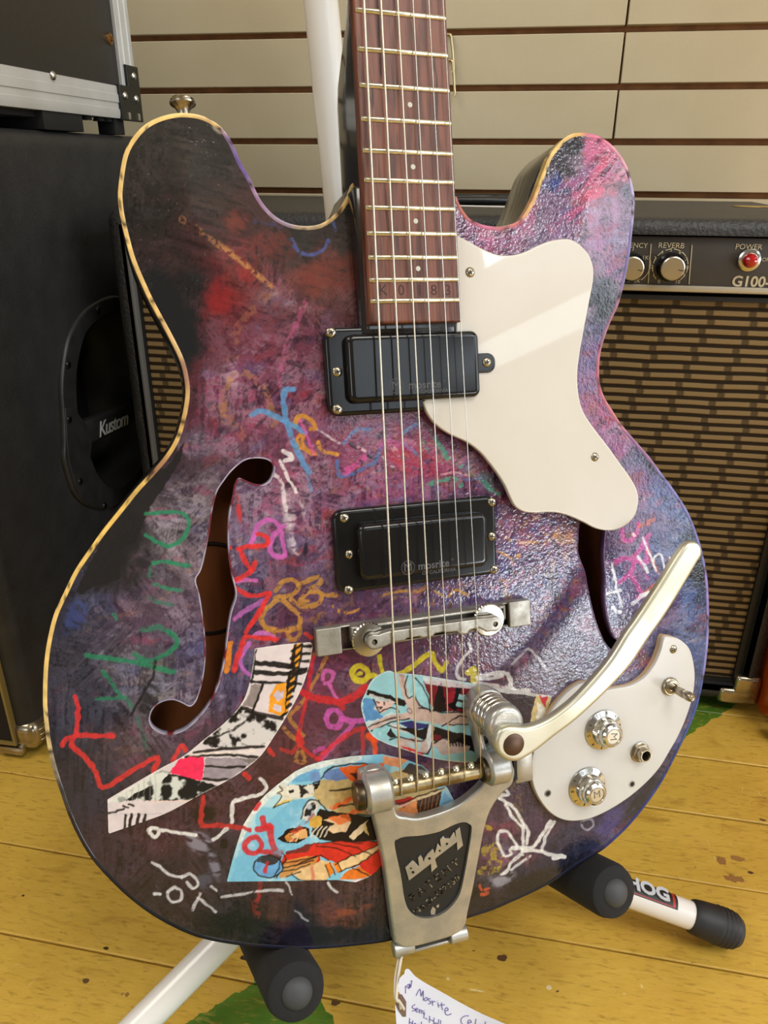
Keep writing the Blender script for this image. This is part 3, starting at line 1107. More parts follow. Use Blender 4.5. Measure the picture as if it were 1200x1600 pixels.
class Canvas:
    def __init__(self, u, v, col=(0, 0, 0)):
        self.u, self.v = u, v
        self.c = np.zeros((len(u), 3)) + np.array(col, float)
        # a slight wobble makes every edge hand drawn
        self.wu = u + (vn(u / 7, v / 7, 3) - 0.5) * 2.4
        self.wv = v + (vn(u / 7, v / 7, 4) - 0.5) * 2.4

    def put(self, m, a, col):
        if not isinstance(m, np.ndarray):
            m = slice(None)
        a = np.asarray(a)[:, None]
        self.c[m] = self.c[m] * (1 - a) + np.asarray(col, float) * a

    def box(self, x0, y0, x1, y1):
        return np.nonzero((self.u > x0) & (self.u < x1) & (self.v > y0) & (self.v < y1))[0]

    def stroke(self, col, w, op, dry, p, soft=1.6):
        p = pts(p) if isinstance(p, str) else np.asarray(p, float)
        if len(p) == 1:
            p = np.vstack([p, p + 0.5])
        if len(p) > 2:
            p = spline(p, closed=False, n=3) if len(p) > 3 else p
        m = self.box(p[:, 0].min() - w - 3, p[:, 1].min() - w - 3, p[:, 0].max() + w + 3, p[:, 1].max() + w + 3)
        if not len(m): return
        u, v = self.wu[m], self.wv[m]
        d = seg_dist(u, v, p)
        hw = w / 2 * (0.74 + 0.3 * vn(u / 9, v / 9, 8))
        a = (1 - sst(d, hw - soft * 0.5, hw + soft * 0.5)) * op
        if dry > 0:
            g = fbm(u, v, 5, 6, 3)
            a = a * sst(g, dry * 0.85 - 0.10, dry * 0.85 + 0.13)
        a = a * (0.86 + 0.14 * vn(u / 2.2, v / 2.2, 9))
        k = np.asarray(col, float)[None] * (0.90 + 0.2 * vn(u / 4, v / 4, 12))[:, None]
        self.put(m, a, np.clip(k, 0, 255))

    def poly(self, col, p, op=1.0, dry=0.0, soft=True):
        p = pts(p) if isinstance(p, str) else np.asarray(p, float)
        m = self.box(p[:, 0].min() - 3, p[:, 1].min() - 3, p[:, 0].max() + 3, p[:, 1].max() + 3)
        if not len(m): return
        u, v = self.wu[m], self.wv[m]
        a = inside(u, v, p).astype(float) * op
        if dry > 0:
            g = fbm(u, v, 6, 16, 4)
            a = a * sst(g, dry * 0.55 - 0.1, dry * 0.55 + 0.12)
        k = np.asarray(col, float)[None] * (0.93 + 0.14 * vn(u / 5, v / 5, 13))[:, None]
        self.put(m, a, np.clip(k, 0, 255))

    def mottle(self, p, c0, c1, s=8, lo=0.42, hi=0.58, op=1.0, seed=21):
        p = pts(p) if isinstance(p, str) else p
        m = self.box(p[:, 0].min(), p[:, 1].min(), p[:, 0].max(), p[:, 1].max())
        if not len(m): return
        u, v = self.wu[m], self.wv[m]
        g = sst(fbm(u, v, s, seed, 4), lo, hi)[:, None]
        self.put(m, inside(u, v, p) * op, np.asarray(c0, float) * (1 - g) + np.asarray(c1, float) * g)

    def smudge(self, col, x, y, rx, ry, op=0.6, dry=0.6, rot=0.0, s=6):
        r = max(rx, ry) * 1.3
        m = self.box(x - r, y - r, x + r, y + r)
        if not len(m): return
        u, v = self.u[m] - x, self.v[m] - y
        c, sn = math.cos(RAD(rot)), math.sin(RAD(rot))
        a, b = (u * c + v * sn) / rx, (-u * sn + v * c) / ry
        d = np.hypot(a, b) + (fbm(self.u[m], self.v[m], 18, 31) - 0.5) * 0.9
        al = (1 - sst(d, 0.45, 1.05)) * op
        g = fbm(a * rx / 3.0, b * ry, s, 33, 3)
        al = al * sst(g, dry * 0.5 - 0.05, dry * 0.5 + 0.2)
        self.put(m, al, col)

    def ring(self, col, w, op, dry, x, y, rx, ry=None, rot=0):
        t = np.linspace(0, 2 * math.pi, 17)
        ry = ry or rx
        c, s = math.cos(RAD(rot)), math.sin(RAD(rot))
        self.stroke(col, w, op, dry, np.stack([x + rx * np.cos(t) * c - ry * np.sin(t) * s, y + rx * np.cos(t) * s + ry * np.sin(t) * c], 1))

    def script(self, txt):
        """lines:  r,g,b width opacity dry | x,y x,y ..."""
        for ln in txt.strip().splitlines():
            ln = ln.strip()
            if not ln or ln[0] == '#': continue
            a, b = ln.split('|')
            c, w, op, dry = a.split()
            self.stroke([float(q) for q in c.split(',')], float(w), float(op), float(dry), b.strip())


def fine_sheet(name, outline, holes, step, mats, parent, painter, z=0.0, zfun=None):
    """dense flat mesh cut to an outline (ccw, metres) with holes; painter(canvas) colours its vertices"""
    x0, y0 = outline.min(0) - step
    x1, y1 = outline.max(0) + step
    nx, ny = int((x1 - x0) / step) + 2, int((y1 - y0) / step) + 2
    xs, ys = x0 + np.arange(nx) * step, y0 + np.arange(ny) * step

    def raster(poly):
        msk = np.zeros((ny, nx), bool)
        q = np.roll(poly, -1, 0)
        for j in range(ny):
            yy = ys[j]
            c = (poly[:, 1] > yy) != (q[:, 1] > yy)
            if not c.any(): continue
            xc = np.sort(poly[c, 0] + (yy - poly[c, 1]) / (q[c, 1] - poly[c, 1]) * (q[c, 0] - poly[c, 0]))
            for a, b in zip(xc[0::2], xc[1::2]):
                msk[j] |= (xs > a) & (xs < b)
        return msk

    msk = raster(outline)
    for h in holes:
        msk &= ~raster(h)
    cell = msk[:-1, :-1] & msk[1:, :-1] & msk[:-1, 1:] & msk[1:, 1:]
    used = np.zeros((ny, nx), int)
    for a in (0, 1):
        for b in (0, 1):
            used[a:ny - 1 + a, b:nx - 1 + b] += cell
    idx = -np.ones((ny, nx), int)
    sel = used > 0
    idx[sel] = np.arange(sel.sum())
    X, Y = np.meshgrid(xs, ys)
    px, py = X[sel].copy(), Y[sel].copy()
    bd = np.nonzero((used[sel] < 4))[0]
    best = np.full(len(bd), 1e9)
    bx, by = px[bd].copy(), py[bd].copy()
    for poly in [outline] + list(holes):                 # pull the stepped border onto the true outline
        for (ax, ay), (cx, cy_) in zip(poly, np.roll(poly, -1, 0)):
            dx, dy = cx - ax, cy_ - ay
            t = np.clip(((px[bd] - ax) * dx + (py[bd] - ay) * dy) / max(dx * dx + dy * dy, 1e-14), 0, 1)
            qx, qy = ax + t * dx, ay + t * dy
            d = np.hypot(px[bd] - qx, py[bd] - qy)
            k = d < best
            best[k], bx[k], by[k] = d[k], qx[k], qy[k]
    k = best < 1.5 * step
    px[bd[k]], py[bd[k]] = bx[k], by[k]
    pz = np.full(len(px), z) if zfun is None else zfun(px, py)
    jj, ii = np.nonzero(cell)
    quads = np.stack([idx[jj, ii], idx[jj, ii + 1], idx[jj + 1, ii + 1], idx[jj + 1, ii]], 1)
    me = bpy.data.meshes.new(name)
    me.vertices.add(len(px))
    me.vertices.foreach_set('co', np.stack([px, py, pz], 1).astype(np.float32).ravel())
    me.loops.add(quads.size)
    me.loops.foreach_set('vertex_index', quads.astype(np.int32).ravel())
    me.polygons.add(len(quads))
    me.polygons.foreach_set('loop_start', (np.arange(len(quads)) * 4).astype(np.int32))
    me.update(calc_edges=True)
    me.polygons.foreach_set('use_smooth', np.ones(len(quads), bool))
    u, v = to_px(px, py, pz)
    cv = Canvas(u, v)
    painter(cv)
    ca_ = me.color_attributes.new('paint', 'FLOAT_COLOR', 'POINT')
    rgb = lin(np.clip(cv.c, 0, 255))
    ca_.data.foreach_set('color', np.concatenate([rgb, np.ones((len(rgb), 1))], 1).astype(np.float32).ravel())
    return link(name, me, mats, parent)


def paint_material(name, rough, coat, bump, bscale, bdist):
    m = bpy.data.materials.new(name)
    m.use_nodes = True
    nt = m.node_tree
    b = nt.nodes['Principled BSDF']
    at = nt.nodes.new('ShaderNodeAttribute')
    at.attribute_name = 'paint'
    nt.links.new(at.outputs['Color'], b.inputs['Base Color'])
    b.inputs['Roughness'].default_value = rough
    b.inputs['Coat Weight'].default_value = coat
    b.inputs['Coat Roughness'].default_value = 0.05
    b.inputs['Specular IOR Level'].default_value = 0.08
    if bump:
        tc = nt.nodes.new('ShaderNodeTexCoord')
        hs = []
        for sc, am in ((bscale, 1.0), (bscale * 0.3, 0.5), (bscale * 2.0, 0.3)):
            n = nt.nodes.new('ShaderNodeTexNoise')
            n.inputs['Scale'].default_value = sc
            n.inputs['Detail'].default_value = 2
            n.inputs['Distortion'].default_value = 0.6
            nt.links.new(tc.outputs['Object'], n.inputs['Vector'])
            mu = nt.nodes.new('ShaderNodeMath')
            mu.operation = 'MULTIPLY'
            mu.inputs[1].default_value = am
            nt.links.new(n.outputs['Fac'], mu.inputs[0])
            hs.append(mu.outputs[0])
        ad = nt.nodes.new('ShaderNodeMath'); ad.operation = 'ADD'
        nt.links.new(hs[0], ad.inputs[0]); nt.links.new(hs[1], ad.inputs[1])
        a2 = nt.nodes.new('ShaderNodeMath'); a2.operation = 'ADD'
        nt.links.new(ad.outputs[0], a2.inputs[0]); nt.links.new(hs[2], a2.inputs[1])
        bp = nt.nodes.new('ShaderNodeBump')
        bp.inputs['Strength'].default_value = bump
        bp.inputs['Distance'].default_value = bdist
        sx = nt.nodes.new('ShaderNodeSeparateXYZ')               # the lacquer lies smoother on the bass side
        nt.links.new(tc.outputs['Object'], sx.inputs[0])
        mr = nt.nodes.new('ShaderNodeMapRange')
        mr.inputs[1].default_value, mr.inputs[2].default_value, mr.inputs[3].default_value, mr.inputs[4].default_value = -0.06, 0.07, 0.22, 1.0
        nt.links.new(sx.outputs[0], mr.inputs[0])
        mu2 = nt.nodes.new('ShaderNodeMath'); mu2.operation = 'MULTIPLY'
        nt.links.new(a2.outputs[0], mu2.inputs[0]); nt.links.new(mr.outputs[0], mu2.inputs[1])
        nt.links.new(mu2.outputs[0], bp.inputs['Height'])
        nt.links.new(bp.outputs['Normal'], b.inputs['Normal'])
        nt.links.new(bp.outputs['Normal'], b.inputs['Coat Normal'])
    return m


M_top = paint_material('lacquered_paint', 0.5, 1.0, 0.36, 430, 0.00055)
M_bind = paint_material('binding', 0.4, 0.3, 0, 1, 0)
M_paper = paint_material('lacquered_paper', 0.5, 0.35, 0.16, 420, 0.0005)

# ---------------- outlines traced on the top, in photo pixels, carried onto the top plane
OUT_A = pts('551,287 544,305 531.5,326 515.7,341.6 500,351 481,354 458.7,352 438,344 420.7,330.5 405,310 390.6,280 376,254.5 362,223 344.7,199 319,183 289,177.5 259,181 230.7,193 210,213 194,242 186,290 185.5,315 190,345 204,400 220,440 235,472 250,500 267.5,532.5 282.5,565 289.5,595 290.5,620 285,652 275,685 259,712 238,737 212,765 184,800 160,830 136.7,863 116.7,893 100,927 85,960 75,1000 70,1035 68,1073 68.5,1110 74,1160 83,1200 95,1237 107,1272 123,1307 143,1340 167,1368 200,1400 240,1430 287,1455 323,1467 367,1475 400,1478.5 450,1482 490,1482 533,1479 587,1473 613,1468 670,1453 733,1433 767,1422 800,1408 833,1393 863,1377 900,1352 926.7,1336 946.7,1323 980,1292 1006.7,1260 1030,1227 1045,1200 1066.7,1157 1083,1120 1093,1087 1101.7,1040 1106.7,987 1106.7,943 1105,910 1100,877 1090,840 1074,800 1053,766.7 1033,740 1013,713 990,686.7 970,663 955,640 943,620 936.7,600 935,580 937,553 943,530 953,503 965,476.7 975,440 982.7,400 987,363 990,333 990.7,310 987,287 980,263 966.7,240 950,222.7 930,211.7 905,208 886.7,213 871.7,226.7 858,245 848,270 838,297 828,320 813,343 796.7,351.7 776.7,355 753,351.7 733,341.7 720,325 712.7,308')
o_ = spline(GP(OUT_A, -HE), closed=False, step=0.0022)
OUTL = ccw(np.vstack([o_, [[G(712, 300)[0], o_[-1][1]], [G(560, 290)[0], o_[0][1]]]]))
_gx, _gy = np.arange(OUTL[:, 0].min() - .01, OUTL[:, 0].max() + .012, 0.0025), np.arange(OUTL[:, 1].min() - .01, OUTL[:, 1].max() + .012, 0.0025)
_GX, _GY = np.meshgrid(_gx, _gy)
_D = seg_dist(_GX, _GY, np.vstack([o_, o_[:1]]))
_D[~inside(_GX, _GY, OUTL)] = 0
_D = np.minimum(_D, np.hypot(_GX, 0 * _GY) * 0 + 1)


def top_z(x, y):
    x, y = np.asarray(x, float), np.asarray(y, float)
    a = np.clip((x - _gx[0]) / 0.0025, 0, len(_gx) - 1.001)
    b = np.clip((y - _gy[0]) / 0.0025, 0, len(_gy) - 1.001)
    i, j = a.astype(int), b.astype(int)
    fa, fb = a - i, b - j
    d = (_D[j, i] * (1 - fa) + _D[j, i + 1] * fa) * (1 - fb) + (_D[j + 1, i] * (1 - fa) + _D[j + 1, i + 1] * fa) * fb
    return -HE * (1 - sst(d, -0.012, HW_))

FH_L = ccw(spline(GP('428,730.5 419,719.5 400.5,716.7 382,721 364,736 351,752.5 340,770 333,797 327.5,833 320,872 314,893 306.7,907 312.5,930 318,967 321.7,1007 320.7,1040 315,1073 306.7,1096 296.7,1104.5 284,1099 270,1094.5 253,1098 239,1110 235,1127 243,1140 263,1146.7 286.7,1140 310,1120 330,1092 343,1060 350,1027 355,987 360,957 368,929 362,900 357,867 356,833 358,803 364,776 367.5,757 374,747.5 384,750.7 397,756 411.5,757 422.5,749'), n=4))
FH_R = ccw(spline(GP('908,815 903.5,845 904,866 914,893 919,920 928,960 942,998 957,1016 974,1013 989,1002 993,988 985,983 976,989 968,998 962,999 956,989 949,968 944,935 945,903 943,867 946,832 947,815 930,806'), n=4))

BASE = pts('''250,230,40,36,31 300,250,46,41,34 220,330,34,31,28 330,330,56,42,36 330,220,40,36,30 260,400,50,32,28 300,440,24,23,24 250,460,20,22,25 290,540,16,19,21 270,500,18,20,22
370,420,118,34,32 350,470,122,32,38 335,440,80,30,34 420,390,84,40,32 400,350,60,32,26 470,370,38,33,28 520,370,46,32,27 500,430,96,42,32 540,460,98,46,42 540,330,30,26,22 540,520,90,40,42 440,470,112,52,60 350,540,104,46,62 310,580,92,32,40
370,600,146,74,104 440,560,128,66,92 490,620,134,62,88 470,540,110,50,70 430,640,126,60,86 330,650,114,54,78 300,640,70,30,40 310,700,104,84,104 280,715,52,34,42 290,790,112,98,106 300,860,116,98,108 250,830,96,86,92 200,850,30,23,23 170,890,27,24,26 220,880,70,62,70 160,960,62,62,88 120,970,40,40,58 100,1030,44,42,54 110,1050,57,54,68 200,950,90,62,80 270,950,106,80,100 290,1020,92,80,110 200,1050,84,78,90 150,1100,60,60,76 240,1070,98,92,88 120,1150,54,54,70 200,1150,76,60,70 300,1180,80,58,80 150,1250,46,43,62 110,1220,40,38,50 90,1150,44,42,56
380,830,114,90,126 430,800,140,104,132 450,770,150,84,112 470,850,112,86,122 400,900,84,68,108 380,950,62,52,86 370,1050,78,68,100 450,900,98,58,82 470,950,102,62,92 430,960,92,46,72 490,890,104,76,108 490,800,130,80,116
550,700,152,76,112 620,690,162,82,112 700,720,144,62,102 600,750,154,78,118 500,760,142,88,114 480,700,134,72,98 650,770,134,64,112 750,750,112,52,92 730,700,120,58,100 770,780,80,36,74
800,820,112,54,90 850,830,124,68,108 880,860,118,72,98 830,880,94,68,114 790,900,78,68,124 860,930,74,64,114 880,980,94,84,118 920,990,84,76,112 600,940,96,58,88 540,945,86,50,80 700,915,98,64,100 760,920,94,68,114
550,1000,96,52,78 650,1030,98,54,84 740,1020,98,58,88 830,1040,98,74,104 800,1060,86,62,84 880,1040,96,82,110 450,1040,94,48,74 500,1150,94,50,78 550,1080,94,48,74 450,1180,84,40,52 400,1220,76,38,46 330,1250,72,38,48 250,1320,72,42,52 200,1330,54,38,50 300,1400,54,40,50 350,1350,50,44,56 240,1390,42,36,42 300,1440,34,28,33 420,1430,84,54,50 500,1400,72,46,54 540,1420,92,54,44 480,1455,34,30,50 400,1465,26,25,33 560,1460,28,26,46 330,1460,27,25,29
770,1300,84,58,76 800,1330,100,62,78 850,1290,74,52,78 780,1380,72,62,72 760,1420,30,28,33 850,1350,46,44,70 900,1320,36,42,68 950,1290,58,52,98 1000,1230,48,46,74 820,1390,32,30,34 880,1360,28,34,54 1060,1140,62,72,122 1095,1050,72,92,150 1080,1000,66,90,150
1090,950,66,92,158 1060,850,66,88,150 1070,920,58,80,142 1030,800,100,72,130 980,830,116,76,126 960,900,72,74,140 1000,900,110,72,132 1040,960,92,74,130 1000,1010,88,84,128 1085,830,40,46,70 1098,890,24,28,34 1100,930,40,56,80 1040,900,84,80,150
955,560,142,80,140 930,620,172,76,126 945,680,152,72,130 1000,760,122,62,122 1030,770,78,88,150 1060,790,74,98,160 970,660,160,88,138 945,520,100,92,144 940,470,72,70,84 950,490,40,40,50 960,430,120,82,130 965,400,152,86,132 1010,720,70,60,100 935,590,110,100,160
900,240,128,108,130 930,240,214,104,150 960,270,216,88,128 900,280,146,108,160 870,290,76,78,128 880,250,48,44,50 850,320,118,80,120 920,310,204,92,130 960,330,150,108,150 890,340,140,98,142 830,350,170,80,122 760,360,198,88,130 735,345,150,56,104 850,360,122,96,128 970,380,122,108,150 895,225,40,38,44 985,310,90,80,110 945,300,220,84,124 940,350,160,120,160''')


def paint_top(c):
    u, v = c.u, c.v
    # hues on a coarse field, then warped and broken up so they read as brushed paint
    gx, gy = np.arange(40, 1150, 5.0), np.arange(150, 1520, 5.0)
    GX, GY = np.meshgrid(gx, gy)
    fld = idw(BASE, GX.ravel(), GY.ravel(), 3.4).reshape(GX.shape + (3,))

    def look(a, b):
        a = np.clip((a - gx[0]) / 5.0, 0, len(gx) - 1.001)
        b = np.clip((b - gy[0]) / 5.0, 0, len(gy) - 1.001)
        i, j = a.astype(int), b.astype(int)
        fa, fb = (a - i)[:, None], (b - j)[:, None]
        return (fld[j, i] * (1 - fa) + fld[j, i + 1] * fa) * (1 - fb) + (fld[j + 1, i] * (1 - fa) + fld[j + 1, i + 1] * fa) * fb

    w1u, w1v = (fbm(u, v, 60, 1) - 0.5) * 70, (fbm(u, v, 60, 2) - 0.5) * 70
    w2u, w2v = (fbm(u, v, 9, 5, 3) - 0.5) * 26, (fbm(u, v, 9, 7, 3) - 0.5) * 26
    col = look(u + w1u + w2u, v + w1v + w2v)
    # brush marks: streaks whose direction wanders over the body
    st = st2 = tot = 0
    for q, an in enumerate((0.25, 0.95, 1.6, 2.35)):
        w = np.clip(fbm(u, v, 85, 40 + 3 * q, 3) - 0.36 + (0.10 if q == 3 else 0) * sst(u, 820, 900) + (0.05 if q == 2 else 0), 0.004, 1) ** 3
        a, b = u * math.cos(an) + v * math.sin(an), -u * math.sin(an) + v * math.cos(an)
        st = st + w * fbm(a / 9.0, b, 4.2, 142 + q, 4)
        st2 = st2 + w * fbm(a / 4.0 + 40, b + 90, 8.0, 155 + q, 3)
        tot = tot + w
    st, st2 = st / tot, st2 / tot
    a, b = u * 0.6 + v * 0.8, -u * 0.8 + v * 0.6
    lum = col.mean(1, keepdims=True)
    vivid = sst(lum[:, 0], 45, 95)[:, None]
    col = col * (0.66 + 0.46 * st[:, None] + 0.22 * st2[:, None])
    # other pigments showing through
    for pig, sc, lo, hi, am, sd in (((64, 74, 140), 30, 0.57, 0.72, 0.38, 60), ((190, 70, 110), 26, 0.60, 0.74, 0.45, 64), ((186, 172, 196), 13, 0.64, 0.82, 0.55, 68),
                                    ((178, 110, 66), 17, 0.67, 0.80, 0.40, 72), ((40, 24, 44), 14, 0.62, 0.78, 0.75, 76), ((150, 32, 40), 22, 0.66, 0.78, 0.45, 80)):
        g = fbm(u * 0.75 + b * 0.25, v * 0.75 + a * 0.25, sc, sd, 4)
        al = sst(g, lo, hi)[:, None] * am * (0.12 + 0.88 * vivid) * sst(st, 0.25, 0.6)[:, None]
        col = col * (1 - al) + np.array(pig, float) * al
    # splatter and busy pigment round the bridge pickup
    busy = np.exp(-(((u - 700) / 190) ** 2 + ((v - 880) / 120) ** 2)) + 0.9 * np.exp(-(((u - 850) / 60) ** 2 + ((v - 880) / 70) ** 2)) + 0.5 * np.exp(-(((u - 640) / 120) ** 2 + ((v - 720) / 50) ** 2))
    busy = np.clip(busy, 0, 1)
    for pig, sc, lo, am, sd in (((196, 134, 62), 9, 0.64, 0.9, 90), ((70, 96, 170), 12, 0.62, 0.75, 93), ((206, 120, 176), 7, 0.66, 0.8, 96), ((30, 22, 40), 8, 0.66, 0.8, 99), ((190, 60, 60), 10, 0.66, 0.7, 102), ((214, 200, 190), 5, 0.71, 0.7, 105)):
        g = fbm(u, v, sc, sd, 3)
        al = (sst(g, lo, lo + 0.12) * busy * am * 0.75)[:, None]
        col = col * (1 - al) + np.array(pig, float) * al
    # scratchy dry-brush: pale and dark hair lines over everything but the bare black areas
    col = (col.mean(1, keepdims=True) * 0.06 + col * 0.94) * 0.86
    reg = sst(fbm(u, v, 70, 170, 3), 0.36, 0.62)
    left = np.exp(-(((u - 260) / 170) ** 2 + ((v - 930) / 230) ** 2)) + 0.8 * np.exp(-(((u - 440) / 90) ** 2 + ((v - 740) / 120) ** 2))
    h = sum(vn((u * math.cos(q) + v * math.sin(q)) / 16.0, (-u * math.sin(q) + v * math.cos(q)) / 1.5, 180 + i) * (vn(u / 24, v / 24, 190 + i) > 0.55) for i, q in enumerate((0.3, 1.1, 1.75, 2.5)))
    f2 = fbm(u, v, 4.5, 200, 3)
    al = (sst(h, 0.60, 1.15) * 0.55 + sst(f2, 0.60, 0.76) * 0.16)[:, None] * (0.25 + 0.75 * vivid) * (0.35 + 0.4 * reg + 0.35 * np.clip(left, 0, 1))[:, None]
    col = col * (1 - al) + (col * 0.35 + np.array((176, 166, 178.0)) * 0.65) * al
    dk = (sst(0.45 * fbm(u, v, 5.0, 210, 4) + 0.55 * (1 - st), 0.52, 0.66) * 0.6 * (0.5 + 0.5 * reg))[:, None]
    col = col * (1 - dk * np.array((0.62, 0.66, 0.55)))
    # fine grain, dust specks, hairline scratches
    col = col * (0.9 + 0.2 * vn(u / 1.7, v / 1.7, 50))[:, None]
    sp = (vn(u / 2.1, v / 2.1, 55) > 0.965)[:, None] * vn(u / 40, v / 40, 56)[:, None] * 0.5
    col = col * (1 - sp) + np.array((170, 160, 160.0)) * sp
    c.c = col
    # dark, softly edged areas
    c.smudge((16, 18, 20), 275, 500, 34, 95, 0.9, 0.1, -22)
    c.smudge((24, 22, 24), 185, 870, 20, 70, 0.9, 0.15, 36)
    c.poly((22, 20, 20), '262,728 236,742 200,792 160,842 118,925 128,930 150,914 172,912 188,902 186,876 190,856 214,846 222,820 236,790 262,752 282,720 288,690', 0.9)
    c.smudge((30, 28, 32), 225, 880, 22, 12, 0.8, 0.4)
    c.smudge((26, 24, 26), 235, 1090, 22, 40, 0.7, 0.6, 20)
    c.smudge((20, 17, 20), 320, 1272, 22, 15, 0.9, 0.2)
    c.smudge((24, 22, 26), 345, 1440, 70, 14, 0.85, 0.3, 8)
    c.smudge((22, 20, 34), 500, 1460, 80, 14, 0.85, 0.3, -3)
    c.smudge((24, 24, 26), 830, 1380, 60, 18, 0.9, 0.15, -27)
    c.smudge((24, 28, 30), 1095, 880, 9, 40, 0.9, 0.2, -8)
    c.smudge((28, 28, 34), 1000, 1250, 60, 11, 0.8, 0.3, -52)
    c.smudge((22, 22, 26), 1020, 728, 40, 6, 0.9, 0.3, 48)
    c.smudge((30, 30, 34), 942, 470, 12, 40, 0.7, 0.5, 12)
    c.smudge((60, 80, 150), 120, 960, 18, 36, 0.5, 0.5, 25)
    c.smudge((150, 120, 178), 935, 380, 30, 14, 0.4, 0.5, -30)
    c.smudge((70, 62, 130), 950, 1290, 40, 16, 0.6, 0.4, -50)
    c.smudge((130, 122, 150), 955, 510, 10, 30, 0.6, 0.5, 20)
    c.smudge((206, 62, 100), 930, 300, 22, 12, 0.7, 0.4, -40)
    c.smudge((200, 70, 120), 900, 330, 34, 8, 0.6, 0.5, -38)
    c.smudge((40, 54, 130), 868, 285, 18, 14, 0.7, 0.3, -40)
    c.smudge((116, 48, 36), 520, 428, 75, 34, 0.6, 0.35, -8)
    c.smudge((104, 40, 34), 430, 385, 50, 28, 0.55, 0.45, 20)
    c.smudge((110, 40, 52), 400, 520, 70, 50, 0.4, 0.5, 30)
    c.smudge((112, 46, 66), 520, 680, 60, 60, 0.4, 0.5, 0)
    c.smudge((104, 42, 62), 560, 1010, 130, 40, 0.45, 0.5, -8)
    c.smudge((96, 38, 56), 500, 1120, 60, 70, 0.4, 0.5, 0)
    c.smudge((134, 30, 32), 345, 462, 34, 30, 0.7, 0.25, 20)
    c.smudge((150, 34, 34), 385, 430, 28, 16, 0.5, 0.45, 60)
    c.smudge((170, 120, 70), 880, 840, 22, 18, 0.6, 0.5)
    c.smudge((190, 190, 200), 780, 1375, 26, 16, 0.6, 0.55, -20)
    c.smudge((160, 156, 170), 312, 1318, 24, 20, 0.7, 0.55, 20)
    c.smudge((150, 150, 166), 335, 1352, 10, 28, 0.65, 0.6, -12)
    c.smudge((96, 108, 126), 320, 1372, 16, 20, 0.5, 0.5, -12)
    c.smudge((216, 204, 206), 452, 806, 14, 40, 0.6, 0.62, -6, 5)
    c.smudge((196, 186, 200), 455, 845, 9, 26, 0.5, 0.65, -14, 5)
    c.smudge((30, 26, 40), 478, 855, 5, 20, 0.8, 0.4, 6)
    c.smudge((60, 110, 96), 760, 745, 40, 10, 0.4, 0.6, 24)
    c.smudge((216, 196, 206), 360, 585, 16, 22, 0.4, 0.66, -30)
    c.smudge((200, 190, 170), 340, 200, 20, 12, 0.6, 0.8, 40, 4)  # warm sparkle on the horn tip, put into the paint colour
    c.smudge((150, 60, 40), 372, 345, 26, 22, 0.4, 0.5, 30)
    c.smudge((206, 44, 46), 373, 795, 6, 24, 0.75, 0.3, -4)
    c.smudge((170, 80, 50), 540, 1425, 44, 10, 0.5, 0.55, -14)
    c.smudge((230, 150, 190), 640, 690, 24, 8, 0.4, 0.6, 10)
    c.smudge((200, 50, 70), 650, 720, 60, 26, 0.45, 0.55, 15)
